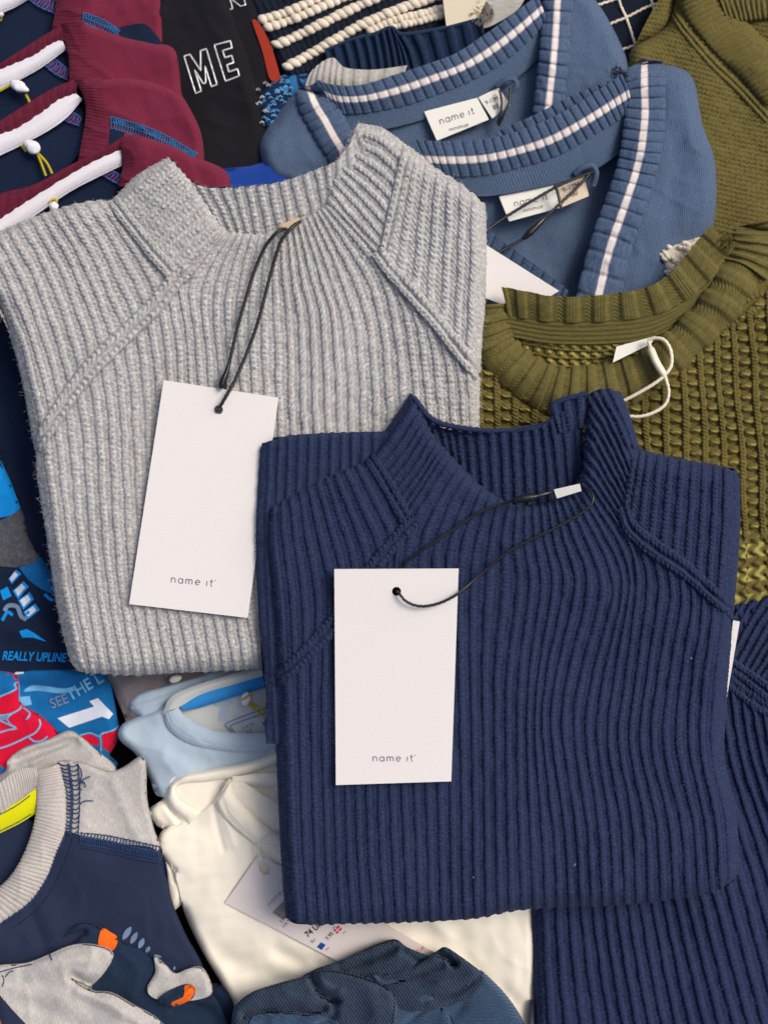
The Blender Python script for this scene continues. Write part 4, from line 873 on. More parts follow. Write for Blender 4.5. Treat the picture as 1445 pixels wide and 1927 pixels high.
# ================================================================== fanned maroon shirts, top left
def maroon_shirt(z, label, rim, tape_top, tape_bot, band_in, band_out, shoulder, inside_, ov=None, ov_in=None, bead=None, strings=None, sh_edge=None, navyp=None, seed=0):
    t = thing('shirt', label, 'shirt', 'maroon and navy long sleeved shirts fanned in a stack')
    g = G(z, [(sh_edge, 26, 16)], seed=70 + seed, crease=3.0, amp=4, wl=(70, 170), wrinkles=[([(sh_edge[0][0] - 20, sh_edge[0][1] + 60), (sh_edge[-1][0] - 90, sh_edge[-1][1] - 20)], 24, -4)])
    blob('shoulder', shoulder, g, M['maroon'], t, step=5)
    skirt('underside', shoulder, g, z - 70, M['maroon'], t)
    gi = lambda x, y: z - 20 + 2 * np.sin(x / 30.) + 2 * np.cos(y / 23.)
    blob('inside_back', inside_, gi, M['inknavy'], t, step=8)
    k = len(band_in)
    patch('neckband', np.linspace(0, 5 * k, k), [[a, ((a[0] + b[0]) / 2, (a[1] + b[1]) / 2), b] for a, b in zip(band_in, band_out)], g, ribknit(1.6, 6, .4, .1), M['maroon_rib'], t, zoff=lambda s, q: 2 + 7 * np.sin(math.pi * np.clip(q, 0, 1)) ** .5, vref='start', su=1.8, sv=3)
    R_ = smooth(rim, n=12); T_ = smooth(tape_top, n=12); B_ = smooth(tape_bot, n=12)
    patch('back_neckband', np.linspace(0, 12, 6), [[tuple(R_[i]) + (z + 6,), tuple(R_[i] * .4 + T_[i] * .6) + (z + 5,), tuple(T_[i] * .8 + B_[i] * .2) + (z - 3,)] for i in (0, 2, 4, 7, 9, 11)], None, ribknit(1.2, 6, .4, .1), M['maroon_rib'], t, vref='start', sv=3)
    patch('neck_tape', np.linspace(0, 1, 6), [[tuple(T_[i]) + (z - 1,), tuple((T_[i] + B_[i]) / 2) + (z + 1,), tuple(B_[i]) + (z - 8,)] for i in (0, 2, 4, 7, 9, 11)], None, None, M['white_tape'], t, vref='start', su=3, sv=3)
    zt = lambda x, y: np.full(np.shape(x), z - 6.0)
    dashes('topstitch', [tuple(B_[i] * .88 + T_[i] * .12) for i in range(12)], lambda x, y: np.full(np.shape(x), z - 5.0), M['thread_maroon'], t, dash=3, gap=2, r=.4, dz=.4)
    if navyp is not None: decal('navy_panel', navyp, g, M['inknavy'], t, dz=1.2, step=6, corner=False)
    if ov is not None: ladder('overlock_stitching', ov[0], ov[1], g, M['thread_blue'], t, pitch=5.2, r=.95, dz=1.6); ladder('overlock_stitching', ov[0], [((a[0]+b[0])/2, (a[1]+b[1])/2) for a, b in zip(ov[0], ov[1])], g, M['thread_blue'], t, pitch=4.6, r=.9, dz=2.0)
    if ov_in is not None:
        decal('seam_tape', [ov_in[0][0], ov_in[0][-1], ov_in[1][-1], ov_in[1][0]], gi, M['maroon_rib'], t, dz=3)
        ladder('overlock_stitching', ov_in[0], ov_in[1], gi, M['thread_violet'], t, pitch=5.5, r=.9, dz=4.5)
        ladder('overlock_stitching', ov_in[1], ov_in[0], gi, M['thread_violet'], t, pitch=6.5, r=.8, dz=5.5)
    if bead is not None:
        h = thing('hang_string', label.replace('maroon shirt', 'bead') if False else strings[1], 'string')
        ball('bead', (bead[0], bead[1], z + 2), bead[2], bead[3], 7, M['white_tape'], h, ang=bead[4], seed=seed)
        tubes('string', [onz(q, lambda x, y: np.full(np.shape(x), z - 6.0), 2) for q in strings[0]], 2.6, M['yellowcord'], h, sides=6)
    return t
maroon_shirt(84, 'maroon and navy shirt farthest back in the fan, cut off by the top edge', [(-40, -30), (20, -40), (70, -42), (118, -40)], [(-40, 5), (0, -12), (40, -24), (84, -36)], [(-40, 45), (0, 25), (30, 12), (60, -6)],
  [(106, -30), (106, 10), (100, 45), (95, 75)], [(172, -34), (163, 0), (150, 40), (148, 75)],
  [(165, -50), (300, -50), (306, 10), (309, 60), (310, 110), (220, 130), (140, 90), (150, 30)], [(-60, 0), (110, -30), (112, 30), (100, 90), (40, 140), (-60, 160)],
  ov=([(156, 22), (185, 32), (205, 42), (226, 58)], [(152, 40), (180, 52), (200, 62), (218, 70)]), ov_in=([(52, -4), (75, 12), (108, 26)], [(64, -22), (90, -8), (114, 6)]), bead=(2, 26, 5, 5, 0), strings=([[(-20, 20), (2, 28), (0, 38)]], 'yellow string end with a knot at the top left corner'),
  sh_edge=[(300, -60), (306, 10), (309, 60), (310, 110)], navyp=[(222, 56), (245, 46), (272, 44), (290, 60), (306, 84), (300, 110), (260, 96)], seed=1)
maroon_shirt(96, 'maroon shirt second from the back of the fan, below the topmost one', [(-40, 140), (0, 118), (50, 86), (95, 58), (122, 42)], [(-40, 146), (0, 124), (55, 104), (92, 80), (116, 70)], [(-40, 188), (0, 166), (38, 150), (84, 122), (124, 92)],
  [(114, 44), (120, 70), (130, 110), (131, 160)], [(158, 40), (166, 70), (172, 110), (172, 160)],
  [(140, 40), (165, 44), (230, 68), (290, 80), (326, 90), (338, 130), (346, 190), (372, 250), (378, 300), (250, 240), (160, 190), (150, 100)], [(-60, 170), (60, 130), (128, 80), (134, 160), (110, 200), (30, 240), (-60, 260)],
  ov_in=([(84, 122), (104, 138), (128, 150)], [(100, 108), (116, 120), (128, 130)]), bead=(36, 162, 18, 10, .5), strings=([[(0, 170), (20, 160), (36, 166)], [(48, 176), (54, 188), (60, 202)]], 'white knot on a yellow string under the second white neck tape'),
  sh_edge=[(165, 42), (230, 66), (290, 80), (328, 90), (338, 130), (346, 190), (372, 250), (380, 310)], seed=2)
maroon_shirt(110, 'maroon shirt third in the fan, with a long blue overlock seam on its shoulder', [(-40, 252), (0, 227), (60, 188), (110, 160), (148, 147)], [(-40, 262), (0, 246), (42, 232), (118, 176), (142, 174)], [(-40, 320), (0, 292), (74, 256), (138, 210), (155, 186)],
  [(140, 150), (158, 180), (162, 215), (156, 255), (146, 310)], [(190, 146), (202, 185), (206, 225), (204, 262), (200, 320)],
  [(170, 148), (240, 146), (290, 154), (336, 174), (358, 205), (378, 250), (384, 300), (375, 320), (260, 310), (190, 290), (195, 200)], [(-60, 290), (60, 262), (148, 200), (156, 240), (140, 300), (60, 350), (-60, 390)],
  ov=([(207, 218), (250, 230), (300, 248), (372, 288)], [(207, 240), (248, 252), (296, 272), (364, 302)]), ov_in=([(118, 224), (132, 230), (150, 236)], [(132, 208), (144, 214), (152, 222)]), bead=(60, 275, 17, 12, .6), strings=([[(40, 272), (50, 284)], [(70, 288), (78, 308), (86, 330)], [(72, 288), (88, 306), (98, 326)]], 'white knot on a doubled yellow string under the third white neck tape'),
  sh_edge=[(170, 146), (240, 146), (290, 154), (336, 174), (358, 205), (378, 250), (386, 310)], navyp=[(206, 242), (222, 246), (236, 254), (220, 266), (205, 280)], seed=3)
maroon_shirt(124, 'maroon shirt at the front of the fan, partly under the grey sweater', [(-40, 385), (0, 362), (37, 360), (100, 326), (160, 296), (200, 278), (234, 254)], [(-40, 432), (0, 409), (50, 374), (100, 344), (160, 306), (200, 288), (229, 276)], [(-40, 478), (0, 448), (50, 416), (100, 380), (150, 350), (190, 330), (229, 311)],
  [(226, 258), (229, 290), (231, 315), (224, 350)], [(262, 252), (270, 275), (274, 310), (266, 350)],
  [(232, 252), (262, 254), (320, 270), (378, 298), (418, 316), (433, 336), (428, 362), (380, 390), (300, 400), (240, 400), (250, 320)], [(-60, 440), (100, 370), (229, 300), (226, 350), (200, 400), (60, 440)],
  ov_in=([(192, 328), (208, 338), (224, 346)], [(204, 316), (218, 324), (228, 330)]), bead=(101, 388, 9, 9, 0), strings=([[(92, 380), (101, 374), (108, 380)]], 'small white knot peeking out above the grey sweater shoulder'),
  sh_edge=[(234, 250), (262, 252), (320, 270), (378, 298), (418, 316), (434, 336), (430, 370)], seed=4)

# ================================================================== black garments with foil letters
def foil(name, loops, zf, parent, r=2.0):
    return tubes(name, [np.column_stack([np.array(smooth_corner(l, 3)), zf(np.array(smooth_corner(l, 3))[:, 0], np.array(smooth_corner(l, 3))[:, 1]) + .6]) for l in loops], r, M['silver'], parent, sides=5)
def quadmap(c):
    tl, tr, br, bl = [np.array(q, float) for q in c]
    return lambda a, b: tuple(tl * (1 - a) * (1 - b) + tr * a * (1 - b) + br * a * b + bl * (1 - a) * b)
bk2 = thing('sweatshirt', 'black sweatshirt behind, top centre left, with a rust red edge', 'sweatshirt')
gK2 = G(56, [([(470, -40), (500, 40), (524, 120), (530, 200)], 30, 22)], seed=81, crease=3.0, amp=3)
blob('body', [(400, -40), (470, -40), (500, 40), (524, 120), (530, 200), (505, 320), (440, 240)], gK2, M['black'], bk2, step=7)
skirt('underside', [(400, -40), (470, -40), (500, 40), (524, 120), (530, 200), (505, 320), (440, 240)], gK2, 5, M['black'], bk2)
blob('red_edge', [(474, 36), (486, 40), (508, 80), (526, 138), (524, 152), (508, 148), (494, 96)], lambda x, y: 58 + 0 * x, M['red'], bk2, step=6)
qm = quadmap([(418, -18), (452, -26), (462, 8), (428, 18)])
foil('foil_letter', [[qm(*p) for p in [(0, 0), (.28, 0), (.72, .6), (.72, 0), (1, 0), (1, 1), (.72, 1), (.28, .4), (.28, 1), (0, 1), (0, 0)]]], lambda x, y: gK2(x, y), bk2, 1.6)
bk = thing('sweatshirt', 'black sweatshirt with silver outlined letters M E beside the maroon shirts', 'sweatshirt')
gK = G(72, [([(415, -50), (436, 10), (462, 80), (484, 160), (500, 240), (505, 320)], 34, 26)], seed=82, crease=3.0, amp=5, wl=(90, 220))
blob('body', [(290, -50), (415, -50), (436, 10), (462, 80), (484, 160), (500, 240), (506, 330), (430, 380), (330, 300)], gK, M['black'], bk, step=6)
skirt('underside', [(290, -50), (415, -50), (436, 10), (462, 80), (484, 160), (500, 240), (506, 330), (430, 380), (330, 300)], gK, 8, M['black'], bk)
qm = quadmap([(346, 105), (388, 91), (408, 158), (368, 175)])
foil('foil_letter', [[qm(*p) for p in [(0, 0), (.26, 0), (.5, .5), (.74, 0), (1, 0), (1, 1), (.74, 1), (.74, .42), (.56, .84), (.44, .84), (.26, .42), (.26, 1), (0, 1), (0, 0)]]], gK, bk, 1.9)
qm = quadmap([(403, 84), (433, 76), (450, 142), (424, 152)])
foil('foil_letter', [[qm(*p) for p in [(0, 0), (1, 0), (1, .2), (.4, .2), (.4, .4), (.86, .4), (.86, .6), (.4, .6), (.4, .8), (1, .8), (1, 1), (0, 1), (0, 0)]]], gK, bk, 1.9)
ry = thing('garment', 'small strip of royal blue cloth above the grey collar', 'clothing')
blob('body', [(405, 325), (470, 312), (516, 304), (540, 350), (500, 390), (410, 390)], G(90, [([(405, 325), (470, 312), (516, 304)], 16, 12)], seed=83, amp=2), M['royal'], ry, step=7)

# ================================================================== chunky striped knit, top centre
ck = thing('sweater', 'chunky midnight and cream striped knit at the top edge', 'sweater')
gC = G(52, [([(440, -60), (470, 20), (492, 60), (515, 100), (540, 150), (640, 180)], 26, 18)], seed=91, amp=3)
patch('body', np.linspace(0, 30, 4), [[(430, -60), (470, 20), (500, 75), (538, 150)], [(560, -90), (600, 0), (620, 70), (650, 150)], [(700, -110), (720, -20), (745, 50), (770, 130)], [(860, -120), (870, -40), (880, 30), (890, 110)]], gC,
      lambda u, v: 3.5 * np.abs(np.sin(math.pi * u)) * (.6 + .4 * np.abs(np.sin(math.pi * (v / 9 + u)))), M['stripe_navy'], ck, su=3, sv=3)
def puffs(name, line, width, rows, parent, seed, tilt=.9, pitch=13):
    Q = smooth(line, step=pitch); r = np.random.default_rng(seed); paths = []; rad = []
    t = np.gradient(Q, axis=0); t /= np.linalg.norm(t, axis=1, keepdims=True); nr = np.column_stack([-t[:, 1], t[:, 0]])
    for rw in range(rows):
        off = (rw - (rows - 1) / 2) * width / rows
        for i in range(len(Q)):
            c = Q[i] + t[i] * pitch * .5 * (rw % 2) + nr[i] * off; L = width / rows * .85 * r.uniform(.9, 1.15)
            d = nr[i] * .8 + t[i] * tilt; d /= np.linalg.norm(d); z = gC(c[0], c[1])
            s = np.linspace(-1, 1, 7)
            L *= 1.3; paths.append(np.column_stack([c[0] + d[0] * s * L * .5, c[1] + d[1] * s * L * .5, z + 2 - 3 * s ** 2]))
            rad.append(r.uniform(.85, 1.15) * 8.6 * np.sqrt(np.clip(1 - (s * .93) ** 2, .02, 1)))
    V, F, U = tube_np(paths, rad, 8, 0)
    return link(name, mesh_np(name, Wp(V), F, U / 10), M['stripe_cream'], parent)
puffs('cream_stripe', [(484, 47), (540, 30), (606, 2), (660, -20)], 34, 2, ck, 1)
puffs('cream_stripe', [(510, 88), (560, 66), (620, 36), (700, -2), (740, -20)], 20, 1, ck, 2)
puffs('cream_stripe', [(542, 124), (600, 92), (680, 46), (762, 12), (830, -12), (870, -24)], 21, 1, ck, 3)
puffs('cream_stripe', [(700, 62), (740, 44), (790, 32), (850, 16)], 24, 2, ck, 4, pitch=9.5)
ctag = thing('swing_tag', 'plain beige tag at the top edge over the striped knit', 'hang tag')
card('card', [(830, -30), (930, -30), (896, 38), (840, 50)], [84, 84, 80, 80], M['card2'], ctag)
gf = thing('garment', 'small fluffy grey garment edge beside the beige tag', 'clothing')
tuft('fluff', (912, 20), 74, 18, 260, plain('ash_fibre', lin(146, 140, 130), .9, .1), gf, ln=(6, 16), wd=1.0, seed=8, lean=(-4, 6))
blob('body', [(905, 50), (900, 20), (925, -20), (990, -40), (980, 10), (930, 45)], lambda x, y: 74 + 0 * x, M['greycollar'], gf, step=8)
rn = thing('sweater', 'navy ribbed collar between the striped knit and the cardigan', 'sweater')
patch('collar', np.linspace(0, 15, 7), [[(612, 95, 66), (618, 130, 58), (620, 160, 50)], [(660, 74, 74), (668, 105, 64), (676, 150, 50)], [(705, 62, 78), (712, 95, 66), (720, 150, 50)], [(736, 50, 82), (746, 90, 68), (756, 150, 50)], [(756, 64, 78), (772, 95, 66), (786, 150, 50)], [(830, 52, 78), (838, 85, 66), (850, 130, 50)], [(905, 32, 78), (912, 60, 66), (920, 100, 50)]], None, bandrib(7), M['ribnavy'], rn, vref='start')
tubes('collar_rim', [smooth([(612, 95, 66), (660, 75, 74), (705, 63, 78), (736, 51, 82), (756, 64, 78), (830, 53, 78), (905, 33, 78)], step=4)], 4, M['ribnavy'], rn)
gc = thing('sweater', 'stone grey ribbed collar peeking above the rear blue cardigan', 'sweater')
patch('collar', np.linspace(0, 10, 6), [[(572, 168, 78), (580, 145, 84), (590, 132, 84)], [(596, 172, 80), (600, 140, 90), (606, 116, 88)], [(622, 170, 80), (624, 140, 90), (628, 108, 88)], [(650, 172, 80), (648, 150, 88), (650, 126, 88)], [(700, 170, 80), (700, 150, 88), (702, 130, 88)], [(760, 150, 80), (762, 136, 88), (766, 122, 88)]], None, bandrib(4), M['greycollar'], gc, vref='start')
spk = thing('sweater', 'navy jacquard knit with sky blue and beige flecks by the black sweatshirt', 'sweater')
gS = G(66, [([(575, 134), (530, 142), (492, 168), (480, 195), (486, 225), (505, 260)], 28, 20)], seed=95, amp=3)
blob('body', [(590, 132), (530, 140), (492, 168), (479, 195), (486, 225), (505, 262), (580, 240), (610, 180)], gS, M['speckle'], spk, step=5)
skirt('underside', [(590, 132), (530, 140), (492, 168), (479, 195), (486, 225), (505, 262), (580, 240), (610, 180)], gS, 10, M['speckle'], spk)
decal('blue_stripe', [(543, 139), (556, 137), (566, 190), (556, 210), (545, 200), (550, 180)], gS, M['thread_blue'], spk, dz=1)
rf = np.random.default_rng(5); fl = []
for i in range(70):
    x = rf.uniform(488, 545); y = rf.uniform(150, 235)
    fl.append(np.column_stack([[x, x + 3.5, x + 7], [y, y - 3.5, y], gS(np.array([x, x + 3.5, x + 7]), np.array([y, y - 3.5, y])) + 1]))
tubes('sky_flecks', fl[:50], 1.2, M['print_sky'], spk, sides=4); tubes('beige_flecks', [p - np.array([18, -2, -0.5]) for p in fl[50:] if p[0, 0] < 520], 1.9, M['greycollar'], spk, sides=4)

# ================================================================== checked knit, top right
ch = thing('sweater', 'midnight knit with thin cream grid lines at the top right', 'sweater')
gH = G(50, [], seed=97, amp=3)
blob('body', [(1080, -60), (1310, -60), (1310, 90), (1190, 160), (1120, 120), (1080, 20)], gH, M['stripe_navy'], ch, step=7)
for ln_ in ([(1120, 58), (1148, 44), (1178, 32), (1228, 8), (1275, 2), (1300, -8)], [(1120, 10), (1165, -6), (1220, -40)], [(1160, -20), (1168, 10), (1178, 32), (1188, 60), (1200, 100)], [(1220, -20), (1228, 8), (1238, 46), (1248, 70)], [(1262, -20), (1268, 4), (1274, 40)], [(1150, 96), (1190, 86), (1240, 60)]):
    Q = smooth(ln_, step=3); k_ = np.arange(len(Q))
    tubes('grid_line', [np.column_stack([Q + np.column_stack([0 * k_, np.sin(k_ * 1.9) * .9]), gH(Q[:, 0], Q[:, 1]) + 1.5])], 2.6, M['stripe_cream'], ch, sides=6, twist=.7)
fz = thing('sweater', 'cream fluffy knit edge between the blue cardigan and the olive collar', 'sweater')
gF = G(128, [([(1298, 450), (1258, 462), (1238, 482), (1250, 510), (1262, 540)], 22, 18)], seed=98, amp=2)
blob('body', [(1330, 450), (1298, 450), (1258, 462), (1238, 484), (1248, 508), (1262, 540), (1330, 540)], gF, M['stripe_cream'], fz, step=5)
V_ = []; rr_ = np.random.default_rng(9)
for i in range(60):
    x = rr_.uniform(1242, 1310); y = rr_.uniform(456, 530)
    s = np.linspace(-1, 1, 6); a = rr_.uniform(.2, .9); V_.append(np.column_stack([x + 7 * s * math.cos(a), y + 7 * s * math.sin(a), gF(x + 0 * s, y + 0 * s) + 3 - 3 * s ** 2]))
V_ = [v for v in V_ if inside(v[3:4, 0], v[3:4, 1], np.array([(1330, 450), (1298, 452), (1258, 464), (1240, 484), (1250, 508), (1262, 540), (1330, 540)]))[0]]
tubes('chunky_yarn', V_, [4.6 * np.sqrt(np.clip(1 - (np.linspace(-1, 1, 6) * .95) ** 2, .03, 1)) for _ in V_], M['stripe_cream'], fz, sides=7)
skirt('underside', [(1330, 450), (1298, 450), (1258, 462), (1238, 484), (1248, 508), (1262, 540), (1330, 540)], gF, 60, M['stripe_cream'], fz)

# ================================================================== left column: dark garments and printed shirts
dk = thing('garment', 'plain dark navy garment under the left side of the grey sweater', 'clothing')
gD = G(60, [([(40, 470), (60, 700), (110, 900), (150, 1060)], 24, 24)], seed=101, crease=3.0, amp=8, wl=(80, 220), wrinkles=[([(0, 640), (40, 760), (80, 900)], 14, 7), ([(0, 740), (30, 860), (60, 960)], 12, -8)])
blob('body', [(-80, 440), (60, 440), (90, 560), (130, 800), (170, 1000), (150, 1090), (60, 1060), (-80, 900)], gD, M['inknavy'], dk, step=7)
bs = thing('shirt', 'printed shirt with vivid blue, charcoal and navy bands under the grey sweater', 'shirt')
gP = G(78, [([(-20, 830), (20, 900), (50, 975), (60, 1020), (84, 1048), (110, 1100), (150, 1180)], 30, 22)], seed=102, crease=3.0, amp=5, wl=(60, 160), wrinkles=[([(0, 1180), (60, 1200), (130, 1232)], 14, 8), ([(30, 1110), (90, 1160), (140, 1190)], 12, -8), ([(0, 1100), (60, 1080), (110, 1090)], 10, 4)])
outl = [(-80, 780), (-20, 820), (20, 900), (50, 975), (60, 1020), (84, 1048), (110, 1100), (150, 1180), (170, 1250), (60, 1262), (-80, 1262)]
blob('body', outl, gP, M['inknavy'], bs, step=5)
skirt('underside', outl, gP, 10, M['inknavy'], bs)
decal('vivid_panel', [(-70, 800), (-22, 824), (0, 864), (20, 906), (39, 957), (20, 970), (-70, 990)], gP, M['vivid'], bs, dz=1)
decal('charcoal_panel', [(-70, 992), (0, 980), (40, 959), (50, 984), (56, 1018), (76, 1040), (66, 1060), (30, 1068), (-70, 1060)], gP, M['charcoal'], bs, dz=1)
decal('vivid_panel', [(36, 1068), (66, 1060), (78, 1040), (92, 1060), (110, 1098), (104, 1120), (80, 1110), (54, 1092)], gP, M['printblue'], bs, dz=1)
decal('print_shape', [(36, 1188), (50, 1184), (62, 1190), (88, 1208), (62, 1200), (42, 1200)], gP, M['vivid'], bs, dz=1.2)
for k_, (a, b, c, d) in enumerate([((16, 1090), (30, 1072), (40, 1080), (22, 1100)), ((24, 1112), (44, 1094), (54, 1104), (34, 1128)), ((34, 1130), (56, 1114), (64, 1128), (44, 1148)), ((44, 1152), (66, 1136), (75, 1148), (52, 1166)), ((0, 1112), (14, 1104), (22, 1122), (6, 1130))]):
    decal('print_block', [a, b, c, d], gP, M['vivid'], bs, dz=1.2)
    if k_ < 4:
        a, b, c, d = [np.array(q, float) for q in (a, b, c, d)]; m_ = (a + b + c + d) / 4
        decal('print_block', [tuple(m_ + (q - m_) * .68 - np.array([1.5, 0])) for q in (a, b, c, d)], gP, M['print_white'], bs, dz=1.8)
ribbon_strokes('print_arc', [[(8, 1150), (16, 1140), (32, 1142), (40, 1160), (50, 1166)]], lambda Q: Q, gP, 8, M['print_slate'], bs, dz=1.6)
ribbon_strokes('print_arc', [[(4, 1168), (14, 1152), (24, 1158)], [(84, 1118), (92, 1126), (100, 1130)]], lambda Q: Q, gP, 6, M['vivid'], bs, dz=1.6)
text_mesh('print_text', 'REALLY UPLINE', (4, 1242), (126, 1246), gP, M['vivid'], bs, hfac=1.35, dz=4.5, bold=.02, shear=.25)
ps = thing('shirt', 'blue printed shirt lettered SEE THE with a large white numeral', 'shirt')
gQ = G(70, [([(128, 1250), (200, 1270), (212, 1300), (222, 1360), (226, 1385), (206, 1420), (222, 1440), (205, 1450), (160, 1440)], 30, 20)], seed=103, crease=3.0, amp=5, wl=(60, 160), wrinkles=[([(40, 1292), (110, 1298), (200, 1278)], 9, -9), ([(30, 1270), (100, 1268), (150, 1270)], 10, 6)])
outl = [(-80, 1236), (60, 1248), (130, 1250), (200, 1270), (212, 1300), (222, 1360), (226, 1385), (206, 1418), (222, 1438), (206, 1450), (160, 1450), (60, 1420), (-80, 1420)]
blob('body', outl, gQ, M['printblue'], ps, step=5); skirt('underside', outl, gQ, 10, M['printblue'], ps)
decal('print_shape', [(44, 1302), (60, 1290), (90, 1292), (120, 1296), (142, 1293), (138, 1302), (110, 1305), (70, 1300)], gQ, M['print_sky'], ps, dz=1, corner=False)
decal('print_shape', [(36, 1312), (56, 1310), (60, 1326), (42, 1330)], gQ, M['print_sky'], ps, dz=1)
decal('print_shape', [(0, 1262), (46, 1258), (44, 1268), (8, 1272)], gQ, M['print_white'], ps, dz=1)
decal('print_shape', [(0, 1245), (56, 1250), (50, 1258), (0, 1252)], gQ, M['print_dark'], ps, dz=1)
text_mesh('print_text', 'SEE', (98, 1334), (130, 1322), gQ, M['print_slate'], ps, dz=4, bold=.01, hfac=1.1)
text_mesh('print_text', 'THE L', (132, 1320), (196, 1282), gQ, M['print_sky'], ps, dz=4, bold=.02, hfac=1.1)
decal('print_numeral', [(108, 1352), (177, 1330), (168, 1320), (184, 1314), (213, 1344), (205, 1354), (192, 1349), (130, 1370)], gQ, M['print_white'], ps, dz=1.5, step=4)
decal('red_print', [(152, 1384), (172, 1382), (186, 1392), (186, 1404), (176, 1402), (160, 1396)], gQ, M['scarlet'], ps, dz=1.2)
decal('red_print', [(192, 1382), (214, 1376), (224, 1368), (226, 1386), (208, 1418), (194, 1410)], gQ, M['scarlet'], ps, dz=1.2)
ribbon_strokes('print_outline', [[(150, 1384), (170, 1380), (186, 1386), (192, 1381), (214, 1374), (224, 1366)], [(189, 1386), (190, 1400), (190, 1414)]], lambda Q: Q, gQ, 3, M['print_sky'], ps, dz=1.8)
rd = thing('shirt', 'scarlet print shirt with pale outlined lettering at the left edge', 'shirt')
gR = G(92, [([(-40, 1262), (10, 1262), (34, 1270), (38, 1300), (42, 1325), (75, 1345), (105, 1372), (120, 1400)], 26, 18)], seed=104, crease=3.0, amp=4, wl=(60, 160))
outl = [(-80, 1262), (10, 1262), (34, 1270), (37, 1300), (42, 1325), (75, 1345), (108, 1376), (130, 1410), (60, 1480), (-80, 1500)]
blob('body', outl, gR, M['scarlet'], rd, step=5); skirt('underside', outl, gR, 15, M['vivid'], rd)
decal('blue_print', [(-60, 1264), (10, 1264), (33, 1272), (34, 1284), (27, 1288), (30, 1297), (0, 1312), (-60, 1330)], gR, M['printblue'], rd, dz=1)
ribbon_strokes('print_outline', [[(-20, 1318), (0, 1311), (30, 1297), (27, 1288), (35, 1285), (37, 1320)], [(-10, 1348), (20, 1344), (38, 1334), (41, 1328)], [(-10, 1352), (12, 1362), (30, 1371), (16, 1374), (-10, 1382)], [(22, 1344), (14, 1352), (18, 1362), (30, 1371)], [(44, 1332), (56, 1342), (52, 1352), (48, 1354)], [(-10, 1412), (20, 1402), (50, 1388), (68, 1378), (76, 1364), (74, 1354)], [(54, 1388), (66, 1396), (80, 1394), (90, 1386)]], lambda Q: Q, gR, 3.2, M['print_sky'], rd, dz=1.4)
decal('blue_print', [(-40, 1346), (14, 1346), (12, 1356), (-10, 1354)], gR, M['print_slate'], rd, dz=1.1)
decal('blue_print', [(-40, 1432), (0, 1440), (14, 1452), (-10, 1460), (-40, 1450)], gR, M['printblue'], rd, dz=1.1)
decal('blue_print', [(28, 1418), (50, 1404), (84, 1392), (60, 1410), (40, 1424)], gR, M['printblue'], rd, dz=1.1)
tp = thing('garment', 'plain taupe garment below the hem of the grey sweater', 'clothing')
gT = G(64, [([(200, 1255), (215, 1300), (236, 1345), (256, 1380)], 20, 16)], seed=105, crease=3.0, amp=4)
blob('body', [(200, 1240), (400, 1240), (380, 1300), (280, 1370), (250, 1390), (232, 1345), (214, 1300)], gT, M['taupe'], tp, step=7)
ball('button', (330, 1278, 84), 12, 7, 5, M['cream'], tp, ang=-.3, bump=.02)

# ================================================================== pale blue shirts
lb2 = thing('shirt', 'pale blue shirt lying behind the one with the bright blue neck tape', 'shirt', 'pale blue baby shirts')
gL2 = G(80, [([(440, 1250), (380, 1270), (320, 1288), (262, 1304), (246, 1320), (246, 1334), (262, 1348)], 18, 9)], seed=111, crease=1.6, amp=4, wl=(60, 160), wrinkles=[([(255, 1322), (320, 1302), (380, 1285)], 5, -5), ([(250, 1334), (310, 1315), (330, 1300)], 5, 3)])
outl = [(560, 1240), (440, 1250), (380, 1270), (320, 1288), (262, 1304), (245, 1320), (246, 1336), (264, 1350), (330, 1360), (560, 1340)]
blob('body', outl, gL2, M['lightblue'], lb2, step=4.5); skirt('underside', outl, gL2, 40, M['lightblue'], lb2)
lb = thing('shirt', 'pale blue shirt with bright blue neck tape and yellow string', 'shirt', 'pale blue baby shirts')
gL = G(98, [([(330, 1308), (300, 1334), (262, 1348), (232, 1362), (223, 1378), (226, 1392), (255, 1420), (280, 1462), (300, 1500)], 22, 12)], seed=112, crease=1.6, amp=6, wl=(70, 180), wrinkles=[([(300, 1350), (290, 1400), (330, 1440)], 22, 4), ([(330, 1420), (400, 1440), (520, 1432)], 14, -4)])
outl = [(310, 1322), (300, 1334), (262, 1348), (232, 1362), (222, 1380), (228, 1396), (255, 1420), (280, 1462), (300, 1500), (420, 1500), (560, 1480), (560, 1390), (440, 1400), (360, 1380), (322, 1345)]
blob('body', outl, gL, M['lightblue'], lb, step=4.5); skirt('underside', outl[:9] + [(420, 1500), (420, 1420)], gL, 30, M['lightblue'], lb)
blob('inside_back', [(330, 1330), (420, 1300), (560, 1260), (560, 1420), (440, 1410), (370, 1390)], lambda x, y: 84 + 2 * np.sin(x / 18.), M['paleinside'], lb, step=6)
patch('neckband', np.linspace(0, 10, 6), [[(336, 1332), (322, 1338), (306, 1344)], [(346, 1345), (332, 1360), (318, 1374)], [(372, 1362), (362, 1380), (352, 1398)], [(410, 1376), (404, 1392), (398, 1410)], [(460, 1380), (458, 1398), (456, 1416)], [(560, 1376), (560, 1392), (560, 1410)]], gL, None, M['lightblue'], lb, zoff=lambda s, t: 3 + 9 * np.sin(math.pi * t) ** .6, vref='start', su=3, sv=2)
for o_ in (.62, .80):
    A_ = np.array([(336, 1332), (346, 1345), (372, 1362), (410, 1376), (460, 1380), (560, 1376)], float); B_ = np.array([(306, 1344), (318, 1374), (352, 1398), (398, 1410), (456, 1416), (560, 1410)], float)
    dashes('topstitch', [tuple(p) for p in A_ * (1 - o_) + B_ * o_], gL, M['thread_pale'], lb, dz=3 + 9 * math.sin(math.pi * o_) ** .6 + .3, r=1.0)
